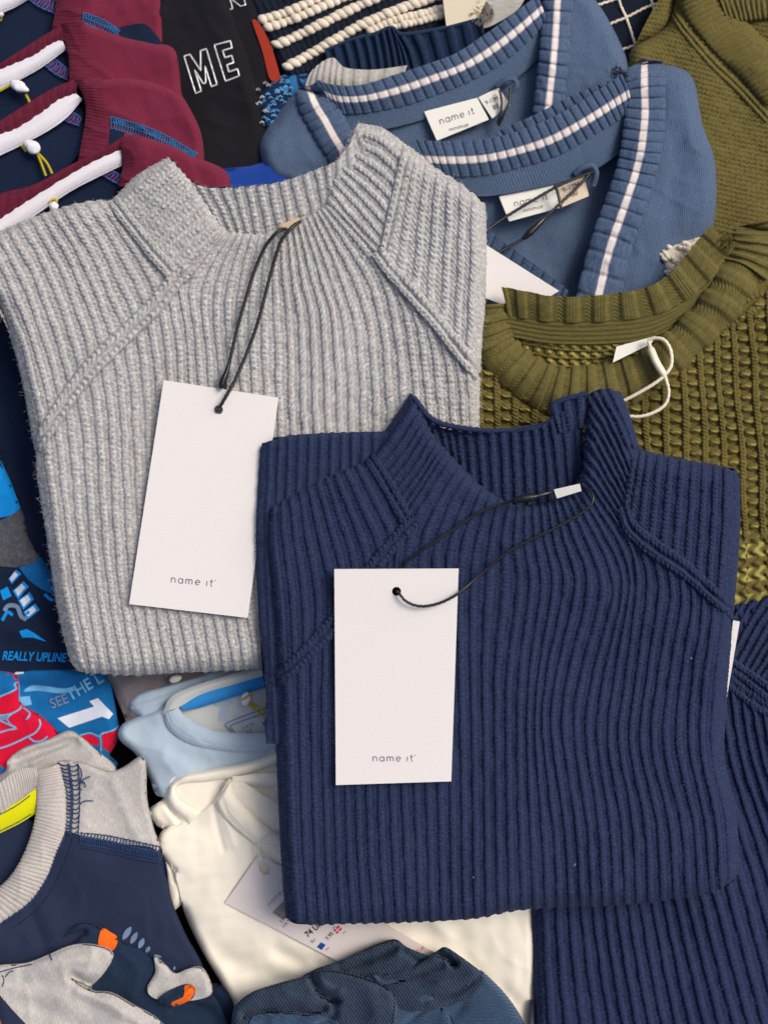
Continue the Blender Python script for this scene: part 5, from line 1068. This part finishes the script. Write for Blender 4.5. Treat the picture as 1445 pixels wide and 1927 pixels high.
patch('back_neckband', np.linspace(0, 6, 5), [[(305, 1345, 104), (318, 1338, 110), (336, 1332, 106)], [(322, 1312, 106), (334, 1318, 112), (346, 1326, 106)], [(368, 1290, 106), (374, 1298, 112), (382, 1306, 106)], [(440, 1268, 106), (446, 1276, 112), (452, 1285, 106)], [(560, 1232, 106), (562, 1240, 112), (566, 1252, 106)]], None, None, M['paleinside'], lb, vref='start', su=3, sv=2)
patch('neck_tape', np.linspace(0, 1, 5), [[(338, 1328, 102), (342, 1334, 102), (350, 1338, 98)], [(366, 1312, 104), (372, 1324, 104), (380, 1331, 96)], [(410, 1296, 104), (416, 1308, 104), (424, 1317, 96)], [(470, 1276, 104), (474, 1290, 104), (480, 1300, 96)], [(560, 1248, 104), (562, 1262, 104), (566, 1274, 96)]], None, None, M['brightblue'], lb, vref='start', su=3, sv=3)
dashes('topstitch', [(352, 1336), (380, 1329), (424, 1315), (480, 1298), (560, 1273)], lambda x, y: np.full(np.shape(x), 97.5), M['thread_blue'], lb, dz=1, r=.8)
zi = lambda x, y: np.full(np.shape(x), 86.5)
ribbon_strokes('size_print', [[(560, 1312), (425, 1362), (436, 1378)], [(560, 1322), (434, 1366), (442, 1378)]], lambda Q: Q, zi, 1.6, M['thread_blue'], lb, dz=1)
decal('size_print', [(492, 1360), (510, 1353), (516, 1362), (498, 1368)], zi, M['brightblue'], lb, dz=1)
text_mesh('size_print', '2-4 M', (456, 1374), (478, 1366), zi, M['print_slate'], lb, dz=1.2); text_mesh('size_print', '62', (464, 1384), (476, 1380), zi, M['print_slate'], lb, dz=1.2)
lh = thing('hang_string', 'white knot with a looped yellow string inside the pale blue neckline', 'string')
ball('bead', (463, 1316, 104), 9, 13, 7, M['white_tape'], lh, ang=.2, seed=2)
tubes('string', [smooth([(470, 1322, 104), (488, 1332, 104), (508, 1346, 100), (514, 1350, 98)], step=3), smooth([(468, 1324, 104), (482, 1338, 104), (498, 1350, 102), (510, 1356, 98)], step=3), smooth([(456, 1318, 108), (464, 1312, 111), (472, 1308, 108)], step=2)], 2.3, M['yellowcord'], lh)

# ================================================================== cream bodysuits
cr2 = thing('bodysuit', 'cream bodysuit lying behind, its rolled neckline above the other', 'bodysuit', 'cream baby bodysuits')
gE2 = G(106, [([(560, 1400), (470, 1432), (400, 1446), (350, 1455), (318, 1478), (308, 1502), (284, 1520), (281, 1532), (300, 1556), (330, 1562)], 22, 11)], seed=121, crease=1.2, amp=4, wl=(60, 150), wrinkles=[([(308, 1505), (322, 1530), (345, 1545)], 7, -7), ([(312, 1520), (325, 1545), (335, 1560)], 6, 5)])
outl = [(560, 1400), (470, 1432), (400, 1446), (350, 1455), (318, 1478), (308, 1502), (284, 1520), (280, 1534), (300, 1558), (360, 1580), (470, 1560), (560, 1540)]
blob('body', outl, gE2, M['cream'], cr2, step=4.5); skirt('underside', outl, gE2, 50, M['cream'], cr2)
patch('neckband', np.linspace(0, 6, 7), [[(560, 1422), (560, 1412), (560, 1402)], [(470, 1456), (468, 1444), (466, 1434)], [(400, 1470), (396, 1458), (392, 1448)], [(345, 1475), (340, 1465), (336, 1458)], [(330, 1488), (320, 1484), (313, 1482)], [(345, 1510), (332, 1514), (316, 1518)], [(378, 1528), (366, 1542), (352, 1556)]], gE2, None, M['cream'], cr2, zoff=lambda s, t: 3 + 9 * np.sin(math.pi * t) ** .6, su=3, sv=2)
dashes('topstitch', [(560, 1424), (470, 1452), (400, 1466), (352, 1472)], gE2, M['thread_cream'], cr2, dz=5)
cr = thing('bodysuit', 'cream bodysuit in front, with a price tag and soft folds', 'bodysuit', 'cream baby bodysuits')
gE = G(118, [([(435, 1464), (404, 1505), (360, 1535), (308, 1562), (298, 1578), (306, 1612), (330, 1640)], 20, 9), ([(322, 1700), (345, 1712), (360, 1750), (385, 1800), (415, 1850), (440, 1900), (450, 1980)], 30, 16), ([(1004, 1650), (1006, 1960)], 20, 14)], seed=122, crease=1.0, amp=5, wl=(80, 200),
       wrinkles=[([(404, 1510), (406, 1545), (420, 1600)], 5, -5), ([(412, 1512), (430, 1560), (440, 1590)], 5, 3), ([(520, 1790), (560, 1810), (610, 1816)], 16, -9), ([(420, 1800), (480, 1830), (540, 1850)], 22, -7), ([(860, 1770), (900, 1820), (960, 1880)], 16, -8), ([(820, 1740), (880, 1790), (930, 1850)], 14, 6)])
outl = [(435, 1464), (404, 1505), (360, 1535), (308, 1562), (298, 1580), (306, 1612), (330, 1650), (345, 1712), (360, 1750), (385, 1800), (415, 1850), (440, 1900), (450, 1990), (1007, 1990), (1004, 1640), (600, 1560), (500, 1500)]
blob('body', outl, gE, M['cream'], cr, step=5); skirt('underside', outl, gE, 30, M['cream'], cr)
blob('inside_back', [(430, 1462), (520, 1450), (570, 1450), (570, 1640), (520, 1590), (450, 1520)], lambda x, y: 104 + 0 * x, M['cream'], cr, step=6)
patch('back_neckband', [0, 2, 4], [[(436, 1462, 120), (442, 1472, 124), (450, 1480, 112)], [(500, 1456, 120), (504, 1470, 124), (508, 1482, 112)], [(580, 1456, 120), (582, 1470, 124), (584, 1484, 112)]], None, None, M['cream'], cr, su=3, sv=2)
patch('neckband', np.linspace(0, 8, 6), [[(433, 1464), (420, 1484), (403, 1508)], [(440, 1490), (430, 1508), (416, 1530)], [(455, 1512), (444, 1530), (440, 1558)], [(493, 1548), (482, 1566), (480, 1590)], [(530, 1575), (522, 1594), (516, 1618)], [(580, 1608), (572, 1630), (566, 1654)]], gE, None, M['cream'], cr, zoff=lambda s, t: 4 + 9 * np.sin(math.pi * t) ** .6, vref='start', su=3, sv=2)
dashes('topstitch', [(422, 1500), (436, 1532), (482, 1574), (522, 1600), (572, 1636)], gE, M['thread_cream'], cr, dz=13, r=1.1)
dashes('topstitch', [(414, 1506), (430, 1542), (478, 1584), (518, 1610), (568, 1646)], gE, M['thread_cream'], cr, dz=10, r=1.1)
gV = G(112, [([(308, 1614), (326, 1616), (346, 1640), (352, 1676), (338, 1706), (322, 1712), (312, 1680), (306, 1640)], 26, 18, True)], seed=124, amp=3, wrinkles=[([(316, 1622), (326, 1640), (330, 1660)], 4, -6)])
blob('sleeve', [(308, 1614), (326, 1616), (346, 1640), (352, 1676), (338, 1706), (322, 1712), (312, 1680), (304, 1640)], gV, M['cream'], cr, step=4)
skirt('underside', [(308, 1614), (326, 1616), (346, 1640), (352, 1676), (338, 1706), (322, 1712), (312, 1680), (304, 1640)], gV, 40, M['cream'], cr)
pt_ = thing('price_tag', 'price tag with barcode, flags and 74 UK print on the cream bodysuit', 'price tag')
hp = [(489, 1628), (498, 1623), (508, 1634), (506, 1646), (496, 1647), (487, 1637)]
_, zp = card('card', [(487, 1609), (830, 1800), (790, 1890), (423, 1700)], [129, 126, 126, 126], M['sticker'], pt_, hole_poly=hp, step=22)
IK = M['inkdark']
def tb(s, a, b, **k): return text_mesh('print_text', s, a, b, zp, IK, pt_, **k)
wordmark('wordmark', 'name it', (508, 1706), (540, 1673), zp, M['ink'], pt_, weight=.14, track=.1)
rb = np.random.default_rng(3)
dr = np.array([.70, -.72]); dn = np.array([.83, .56])
for k_ in range(13):
    p = np.array([512, 1718.]) + dr * k_ * 2.6
    decal('barcode_bar', [tuple(p), tuple(p + dr * rb.uniform(.9, 2.0)), tuple(p + dr * rb.uniform(.9, 2.0) + dn * 26), tuple(p + dn * 26)], zp, IK, pt_, dz=.5, step=30)
tb('5 712 834', (530, 1738), (552, 1712), hfac=1); tb('VIX NIGHT', (534, 1748), (560, 1718)); tb('74 UK', (579, 1765), (609, 1740), bold=.03, hfac=1.05); tb('7.95', (617, 1771), (628, 1758), bold=.02)
tb('EU', (588, 1776), (594, 1770)); tb('EUR', (614, 1790), (620, 1785)); tb('DK', (627, 1750), (632, 1745)); tb('DKK', (646, 1759), (652, 1754))
decal('flag', [(596, 1783), (604, 1774), (613, 1779), (605, 1789)], zp, M['flag_blue'], pt_, dz=.5, step=20)
decal('flag', [(627, 1752), (637, 1742), (644, 1749), (634, 1759)], zp, M['flag_red'], pt_, dz=.5, step=20)
ribbon_strokes('flag_cross', [[(631, 1748), (639, 1754)], [(630.5, 1755.5), (640.5, 1745.5)]], lambda Q: Q, zp, 1.6, M['print_white'], pt_, dz=1)
text_mesh('print_text', 'EUR', (786, 1795), (800, 1786), zp, M['flag_red'], pt_, dz=.5)
tubes('clear_thread', [smooth([(497, 1636, 138), (488, 1612, 146), (486, 1590, 142), (500, 1575, 136), (520, 1562, 132), (540, 1560, 120)], step=3), smooth([(520, 1562, 132), (535, 1575, 130), (545, 1590, 120)], step=3)], 1.3, M['clear'], pt_, sides=6)

# ================================================================== grey and navy top, bottom left
hb = thing('sweatshirt', 'heather grey sweatshirt fold just above the yellow taped neckline', 'sweatshirt')
gH2 = G(112, [([(-30, 1480), (10, 1452), (16, 1432), (40, 1410), (90, 1392), (128, 1376), (150, 1384), (180, 1410), (218, 1446)], 16, 9)], seed=131, crease=3.0, amp=3, wl=(50, 120), wrinkles=[([(30, 1432), (80, 1412), (140, 1396)], 9, -14), ([(60, 1436), (120, 1408), (150, 1392)], 5, 5)])
outl = [(-60, 1500), (-20, 1470), (10, 1452), (14, 1432), (40, 1410), (90, 1392), (128, 1375), (150, 1384), (180, 1410), (220, 1448), (200, 1490), (60, 1500)]
blob('body', outl, gH2, M['heather'], hb, step=4); skirt('underside', outl, gH2, 30, M['heather'], hb)
hs = thing('sweatshirt', 'navy and heather grey sweatshirt with yellow neck tape and overlock seams', 'sweatshirt')
gW = G(132, [([(108, 1436), (150, 1434), (205, 1452), (232, 1444), (264, 1422), (275, 1432), (276, 1500), (304, 1606), (322, 1690), (350, 1760), (378, 1810), (400, 1880), (410, 1960)], 20, 11)], seed=132, crease=1.6, amp=6, wl=(90, 220), wrinkles=[([(212, 1470), (232, 1520), (260, 1580)], 12, 4), ([(100, 1740), (200, 1720), (300, 1730)], 30, 5), ([(60, 1720), (90, 1800), (100, 1850)], 12, -6)])
blob('shoulder', [(108, 1437), (150, 1434), (205, 1452), (232, 1444), (264, 1423), (275, 1433), (277, 1500), (290, 1560), (305, 1612), (230, 1594), (150, 1580), (112, 1580), (122, 1500)], gW, M['heather'], hs, step=4)
blob('body', [(112, 1566), (150, 1572), (230, 1588), (304, 1606), (322, 1690), (350, 1760), (378, 1810), (400, 1880), (410, 1990), (-60, 1990), (-60, 1730), (40, 1700), (90, 1640)], gW, M['slate'], hs, step=6, zoff=1.2)
skirt('underside', [(108, 1437), (150, 1434), (205, 1452), (232, 1444), (264, 1423), (275, 1433), (277, 1500), (304, 1606), (322, 1690), (350, 1760), (378, 1810), (400, 1880), (410, 1990), (-60, 1990), (-60, 1730), (60, 1700)], gW, 30, M['slate'], hs)
blob('inside_back', [(-60, 1560), (40, 1540), (72, 1560), (60, 1620), (0, 1680), (-60, 1700)], lambda x, y: 112 + 0 * x, M['slate'], hs, step=7)
fan_in = [(48, 1456), (66, 1472), (69, 1495), (66, 1546), (53, 1590), (27, 1641), (0, 1670), (-50, 1700)]
fan_out = [(111, 1439), (116, 1460), (122, 1486), (121, 1564), (106, 1603), (84, 1657), (53, 1699), (-20, 1750)]
patch('neckband', np.cumsum([0, 5, 5, 10, 8, 9, 7, 9]) * .85, [[a, ((a[0] + b[0]) / 2, (a[1] + b[1]) / 2), b] for a, b in zip(fan_in, fan_out)], gW, ribknit(1.9, 5, .44, .1), M['heather_rib'], hs, zoff=lambda s, t: 4 + 12 * np.sin(math.pi * t) ** .5, vref='start', su=1.3, sv=2)
patch('back_neckband', np.linspace(0, 22, 5), [[(-50, 1520, 140), (-50, 1545, 136), (-50, 1565, 126)], [(-5, 1478, 146), (2, 1508, 142), (8, 1535, 128)], [(28, 1452, 146), (34, 1480, 142), (38, 1508, 128)], [(50, 1446, 146), (56, 1466, 144), (58, 1492, 130)], [(70, 1444, 146), (72, 1462, 144), (68, 1482, 132)]], None, ribknit(1.9, 5, .44, .1), M['heather_rib'], hs, vref='start', su=1.4, sv=2)
patch('neck_tape', [0, 1, 2], [[(-50, 1550, 132), (-50, 1572, 130), (-50, 1592, 124)], [(22, 1516, 134), (26, 1536, 132), (30, 1554, 124)], [(68, 1484, 134), (68, 1508, 132), (66, 1532, 124)]], None, None, M['yellow'], hs, vref='start', su=3, sv=3)
dashes('topstitch', [(-50, 1556), (22, 1522), (67, 1490)], lambda x, y: np.full(np.shape(x), 134.), M['thread_navy'], hs, dash=60, gap=1, r=.9, dz=1)
dashes('topstitch', [(-50, 1588), (30, 1550), (66, 1528)], lambda x, y: np.full(np.shape(x), 127.), M['thread_navy'], hs, dash=60, gap=1, r=.9, dz=1)
TN = M['thread_navy']
ladder('overlock_stitching', [(110, 1437), (121, 1478), (122, 1520), (120, 1570)], [(128, 1438), (134, 1478), (135, 1520), (132, 1572)], gW, TN, hs, pitch=6.5, r=1.5, dz=3.5)
ladder('overlock_stitching', [(146, 1438), (150, 1478), (150, 1520), (147, 1572)], [(130, 1438), (136, 1478), (137, 1520), (134, 1572)], gW, TN, hs, pitch=8, r=1.1, dz=2.5)
ladder('overlock_stitching', [(150, 1574), (200, 1582), (250, 1594), (303, 1604)], [(151, 1568), (202, 1573), (254, 1584), (302, 1594)], gW, TN, hs, pitch=6, r=1.0, dz=2.5)
ladder('overlock_stitching', [(150, 1588), (200, 1597), (250, 1609), (306, 1619)], [(150, 1575), (200, 1583), (250, 1595), (303, 1605)], gW, TN, hs, pitch=3.5, r=1.1, dz=3)
ladder('overlock_stitching', [(122, 1575), (106, 1610), (86, 1660), (56, 1702), (10, 1735)], [(111, 1572), (97, 1604), (77, 1654), (48, 1692), (4, 1724)], gW, TN, hs, pitch=6.5, r=1.1, dz=6)
dashes('topstitch', [(136, 1580), (122, 1620), (100, 1670), (70, 1712), (20, 1750)], gW, M['inknavy'], hs, dz=2, r=.9)
dashes('topstitch', [(150, 1596), (200, 1606), (250, 1618), (306, 1628)], gW, M['inknavy'], hs, dz=2, r=.9)
tubes('loose_thread', [onz([(146, 1438), (154, 1455), (152, 1470), (160, 1474)], gW, 4), onz([(150, 1476), (160, 1466), (170, 1462)], gW, 5), onz([(152, 1472), (162, 1478), (158, 1482)], gW, 5), onz([(150, 1514), (160, 1508), (176, 1508)], gW, 4), onz([(130, 1472), (145, 1470), (156, 1474)], gW, 5), onz([(148, 1480), (154, 1488)], gW, 5)], 1.2, TN, hs, sides=5)
for k_, (c_, L_, W_, a_) in enumerate([((239, 1757), 30, 11, -1.0), ((252, 1766), 26, 10, -1.05), ((266, 1776), 22, 10, -1.1), ((278, 1788), 14, 8, -1.0), ((297, 1800), 16, 5, .3), ((328, 1823), 8, 4, -1.3)]):
    s_ = np.linspace(0, math.pi, 8); ax_ = np.array([math.cos(a_), math.sin(a_)]); pn = np.array([-ax_[1], ax_[0]])
    pr = [tuple(np.array(c_) + ax_ * (t_ - .5) * L_ + pn * W_ * .5 * math.sin(math.pi * t_) ** .7) for t_ in np.linspace(0, 1, 8)] + [tuple(np.array(c_) + ax_ * (t_ - .5) * L_ - pn * W_ * .5 * math.sin(math.pi * t_) ** .7) for t_ in np.linspace(.9, .1, 7)]
    decal('spike_print', pr, gW, M['print_slate'], hs, dz=3.5, step=5)
# sleeves thrown over the front
gZ = G(174, [([(-40, 1822), (0, 1816), (50, 1812), (92, 1796), (130, 1780), (165, 1776), (205, 1786), (216, 1800)], 20, 12), ([(214, 1800), (196, 1832), (172, 1862), (210, 1868), (250, 1890), (300, 1920), (350, 1990)], 14, 10)], seed=134, crease=2.0, amp=5, wl=(60, 150), wrinkles=[([(180, 1856), (158, 1850), (138, 1838)], 8, -20), ([(150, 1868), (200, 1888), (260, 1925)], 12, 9), ([(60, 1835), (120, 1812), (170, 1800)], 14, 7), ([(20, 1880), (90, 1900), (150, 1940)], 18, -7)])
outl = [(-60, 1824), (0, 1816), (50, 1812), (92, 1796), (130, 1780), (165, 1776), (204, 1785), (214, 1800), (196, 1832), (172, 1862), (210, 1868), (250, 1890), (300, 1920), (350, 1990), (-60, 1990)]
blob('sleeve', outl, gZ, M['heather'], hs, step=4.5); skirt('underside', outl, gZ, 110, M['heather'], hs)
gZ2 = G(146, [([(100, 1790), (116, 1762), (145, 1740), (180, 1742), (222, 1766), (290, 1802), (297, 1828), (280, 1856), (300, 1880), (400, 1900)], 16, 11)], seed=135, amp=4, wl=(50, 130), wrinkles=[([(112, 1792), (132, 1768), (158, 1756)], 8, -24), ([(160, 1790), (150, 1770), (164, 1756)], 6, 6), ([(225, 1790), (260, 1830), (250, 1870)], 12, 6), ([(330, 1900), (370, 1900), (410, 1920)], 10, -8)])
outl = [(100, 1795), (116, 1762), (145, 1740), (180, 1742), (222, 1766), (290, 1802), (297, 1828), (280, 1856), (300, 1880), (350, 1855), (395, 1868), (420, 1910), (440, 1990), (250, 1990), (160, 1860), (130, 1800)]
blob('cuff', outl, gZ2, M['cuffnavy'], hs, step=4.5); skirt('underside', outl, gZ2, 110, M['cuffnavy'], hs)
decal('orange_band', [(192, 1748), (208, 1755), (221, 1764), (220, 1778), (212, 1790), (200, 1788), (185, 1779)], gZ2, M['orange'], hs, dz=1.5, corner=False)
gZ3 = G(160, [([(290, 1800), (312, 1816), (330, 1832), (352, 1824), (380, 1821), (397, 1850), (396, 1874)], 14, 10), ([(290, 1800), (294, 1830), (277, 1858)], 6, 8)], seed=136, amp=4, wl=(40, 100))
outl = [(290, 1800), (312, 1816), (330, 1832), (352, 1824), (380, 1821), (398, 1852), (396, 1874), (360, 1884), (316, 1886), (284, 1876), (277, 1858), (292, 1830)]
blob('sleeve', outl, gZ3, M['heather'], hs, step=4); skirt('underside', outl, gZ3, 110, M['heather'], hs)
gZ4 = G(180, [([(296, 1880), (320, 1864), (350, 1854), (368, 1866), (350, 1885), (322, 1896)], 18, 12, True)], seed=137, amp=2, wrinkles=[([(306, 1882), (330, 1868), (348, 1861)], 5, -8)])
blob('cuff', [(296, 1882), (320, 1864), (350, 1853), (367, 1860), (362, 1880), (330, 1896), (310, 1892)], gZ4, M['cuffnavy'], hs, step=4)
decal('orange_band', [(348, 1856), (364, 1857), (367, 1867), (355, 1884), (328, 1895), (322, 1888), (345, 1876)], gZ4, M['orange'], hs, dz=1.2, corner=False, step=4)
decal('navy_panel', [(-60, 1870), (0, 1874), (22, 1900), (60, 1940), (70, 1990), (-60, 1990)], gZ, M['slate'], hs, dz=1.5)
decal('orange_band', [(-60, 1916), (0, 1920), (8, 1940), (-60, 1960)], gZ, M['orange'], hs, dz=3)
tubes('loose_thread', [onz([(98, 1808), (94, 1800), (95, 1794)], gZ, 2), onz([(0, 1830), (30, 1822), (60, 1816)], gZ, 1), onz([(4, 1858), (8, 1846), (4, 1836)], gZ, 1), onz([(10, 1840), (18, 1830), (26, 1828)], gZ, 1)], 1.1, TN, hs, sides=5)
dn_ = thing('garment', 'dark navy fleece scrap between the striped cuffs and the teal corduroy', 'clothing')
blob('body', [(380, 1862), (410, 1852), (436, 1880), (450, 1990), (330, 1990), (360, 1900)], G(130, [([(380, 1862), (410, 1852), (436, 1880), (446, 1940)], 30, 18)], seed=138, amp=4), M['inknavy'], dn_, step=6)

# ================================================================== teal blue corduroy garment, bottom centre
tc_ = thing('garment', 'crumpled teal blue garment with corduroy panels at the bottom edge', 'clothing')
gA = G(158, [([(560, 1850), (590, 1826), (636, 1810), (680, 1790), (712, 1776), (744, 1768), (764, 1782), (802, 1798), (830, 1806)], 18, 10)], seed=141, crease=3.5, amp=3, wl=(50, 120), wrinkles=[([(640, 1824), (700, 1804), (742, 1786)], 8, -22), ([(650, 1808), (700, 1788), (740, 1776)], 8, 8), ([(760, 1790), (780, 1806), (800, 1812)], 7, -14)])
outl = [(560, 1852), (590, 1826), (636, 1810), (680, 1790), (712, 1776), (744, 1768), (764, 1782), (802, 1798), (840, 1812), (820, 1880), (600, 1900)]
blob('rear_fold', outl, gA, M['teal'], tc_, step=4, zoff=0); skirt('underside', outl, gA, 90, M['teal'], tc_)
gB = G(170, [([(690, 1836), (740, 1830), (790, 1812), (822, 1790), (838, 1783), (866, 1800), (901, 1826), (908, 1832)], 18, 10)], seed=142, crease=3.5, amp=5, wl=(50, 120), wrinkles=[([(826, 1794), (842, 1802), (854, 1814)], 7, -34), ([(700, 1850), (770, 1840), (830, 1818)], 6, -14), ([(720, 1862), (790, 1862), (850, 1846), (890, 1838)], 10, 8), ([(800, 1880), (850, 1872), (900, 1840)], 6, -12)])
outl = [(688, 1838), (740, 1830), (790, 1812), (822, 1790), (838, 1783), (866, 1800), (901, 1826), (910, 1834), (890, 1870), (820, 1900), (700, 1900)]
blob('upper_fold', outl, gB, M['teal'], tc_, step=4); skirt('underside', outl, gB, 110, M['teal'], tc_)
gCd = G(162, [([(880, 1822), (905, 1826), (944, 1864), (970, 1898), (990, 1940), (996, 1990)], 36, 20)], seed=143, amp=4, wl=(60, 140), wrinkles=[([(830, 1890), (870, 1870), (905, 1846)], 8, -9), ([(880, 1990), (850, 1920), (870, 1890)], 14, -6)])
outl = [(880, 1830), (905, 1827), (944, 1864), (970, 1898), (990, 1940), (996, 1990), (720, 1990), (740, 1880), (820, 1880)]
patch('corduroy_panel', np.linspace(0, 1, 5), [[(905, 1826), (944, 1864), (970, 1898), (992, 1940), (1000, 1990)], [(882, 1850), (920, 1880), (945, 1912), (958, 1950), (964, 1990)], [(862, 1872), (890, 1896), (908, 1926), (918, 1960), (922, 1990)], [(846, 1886), (860, 1908), (874, 1936), (882, 1966), (884, 1990)], [(830, 1890), (834, 1912), (838, 1940), (842, 1966), (845, 1990)]], gCd, lambda u, v: 1.8 * np.abs(np.sin(math.pi * v / 8)), M['cord'], tc_, su=3, sv=1.8)
skirt('underside', [(880, 1830), (905, 1827), (944, 1864), (970, 1898), (990, 1940), (998, 1990), (880, 1990)], gCd, 90, M['teal'], tc_)
gCf = G(188, [([(436, 1990), (436, 1920), (442, 1894), (474, 1868), (520, 1852), (572, 1838), (600, 1826), (640, 1828), (680, 1838), (726, 1856), (745, 1880), (748, 1920), (740, 1990)], 26, 13)], seed=144, crease=3.5, amp=6, wl=(50, 130),
        wrinkles=[([(586, 1836), (594, 1858), (612, 1874), (634, 1884)], 7, -26), ([(604, 1846), (616, 1858), (640, 1866)], 6, 8), ([(640, 1872), (660, 1862), (700, 1866)], 9, 8), ([(460, 1910), (520, 1900), (580, 1904), (610, 1898)], 8, -20), ([(520, 1880), (560, 1878), (590, 1888)], 10, 8), ([(625, 1885), (630, 1910), (600, 1930)], 7, -14)])
outl = [(436, 1990), (436, 1920), (442, 1894), (474, 1868), (520, 1852), (572, 1838), (600, 1826), (640, 1828), (680, 1838), (726, 1856), (745, 1880), (748, 1920), (740, 1990)]
blob('front_fold', outl, gCf, M['teal'], tc_, step=4); skirt('underside', outl, gCf, 90, M['teal'], tc_)
gCg = G(166, [([(720, 1840), (780, 1850), (820, 1880), (850, 1920), (860, 1990)], 24, 14)], seed=145, crease=3.5, amp=5, wl=(40, 100), wrinkles=[([(760, 1930), (800, 1900), (830, 1900)], 10, -8)])
patch('corduroy_panel', np.linspace(0, 1, 4), [[(700, 1836), (780, 1848), (824, 1880), (852, 1920), (862, 1990)], [(720, 1860), (770, 1870), (800, 1900), (814, 1940), (818, 1990)], [(735, 1885), (758, 1896), (772, 1922), (778, 1955), (780, 1990)], [(735, 1900), (738, 1925), (740, 1950), (740, 1970), (738, 1990)]], gCg, lambda u, v: 1.8 * np.abs(np.sin(math.pi * v / 7)), M['cord'], tc_, su=3, sv=1.8)
decal('gathered_trim', [(470, 1925), (480, 1912), (540, 1906), (600, 1912), (640, 1930), (640, 1990), (460, 1990)], gCf, M['cord'], tc_, dz=3, step=4, corner=False)
dashes('topstitch', [(690, 1838), (735, 1862), (742, 1890), (738, 1930)], gCf, M['inknavy'], tc_, dz=1.5, r=1)
card('care_label', [(480, 1899), (520, 1898), (521, 1906), (481, 1908)], [172, 172, 168, 168], M['cuffnavy'], tc_, step=10, th=1.5)

# ================================================================== lower right navy sweater
nv2 = thing('sweater', 'darker navy ribbed sweater lying underneath at the lower right', 'sweater', 'ribbed navy sweaters')
gM = G(136, [([(1003, 1560), (1003, 1700), (1005, 1800), (1010, 1990)], 34, 18)], seed=151, amp=5, wl=(90, 240), wrinkles=[([(1100, 1800), (1250, 1830), (1420, 1880)], 50, 5)])
RM = ribknit(A=8.5, L=9, wcol=.27, st=.26, seed=14, vh=.26, wob=.02)
patch('front_panel', [0, 4, 9, 14, 19, 24], [
  [(1003, 1560), (1003, 1700), (1005, 1800), (1011, 1990)], [(1080, 1480), (1096, 1700), (1110, 1830), (1134, 1990)], [(1170, 1380), (1192, 1600), (1224, 1800), (1262, 1990)],
  [(1262, 1330), (1290, 1540), (1340, 1760), (1400, 1990)], [(1356, 1280), (1380, 1440), (1450, 1660), (1540, 1990)], [(1450, 1310), (1480, 1440), (1550, 1600), (1680, 1990)]], gM, RM, M['navy2'], nv2, su=2.1, sv=2.1)
patch('sleeve', [0, 4, 8, 11], [[(1330, 1290), (1350, 1220), (1400, 1130), (1440, 1080)], [(1376, 1296), (1410, 1240), (1450, 1170), (1500, 1110)], [(1420, 1318), (1456, 1270), (1500, 1210), (1560, 1150)], [(1470, 1345), (1500, 1300), (1540, 1250), (1600, 1190)]], gM, RM, M['navy2'], nv2, su=2.2, sv=2.2)
patch('sleeve', [0, 5], [[(1250, 1120), (1300, 1180), (1340, 1280)], [(1400, 1060), (1400, 1110), (1420, 1150)]], gM, RM, M['navy2'], nv2, su=2.6, sv=2.6, zoff=-2)
patch('seam', [-.5, 1.5], [[(1320, 1250), (1372, 1238), (1410, 1258), (1470, 1300)], [(1310, 1285), (1366, 1270), (1400, 1290), (1460, 1340)]], gM, chain(11, 9), M['navy2'], nv2, zoff=3)
patch('seam', [-.5, 1.5], [[(1360, 1242), (1372, 1262), (1420, 1300), (1470, 1330)], [(1352, 1270), (1362, 1292), (1408, 1330), (1460, 1362)]], gM, chain(10, 9), M['navy2'], nv2, zoff=1)
skirt('underside', [(1003, 1560), (1003, 1700), (1005, 1800), (1011, 1990), (1200, 1990), (1200, 1600)], gM, 20, M['navy2'], nv2)
fuzz(nv2, M['fuzz_navy'], 6000, seed=23)

# specks of lint caught on the wool
rl = np.random.default_rng(17); lp = []
for (x, y) in [(1080, 1630), (1302, 1240), (890, 1650), (760, 990)]:
    a = rl.uniform(0, 6.28); L = rl.uniform(2, 5); q = np.array([(x, y), (x + L * math.cos(a), y + L * math.sin(a)), (x + L * math.cos(a) + 1.5, y + L * math.sin(a) - 2)])
    lp.append(np.column_stack([q, gN(q[:, 0], q[:, 1]) + 10]))
lint = tubes('lint', lp, .6, M['thread_pale'], nav, sides=4); lint['kind'] = 'stuff'
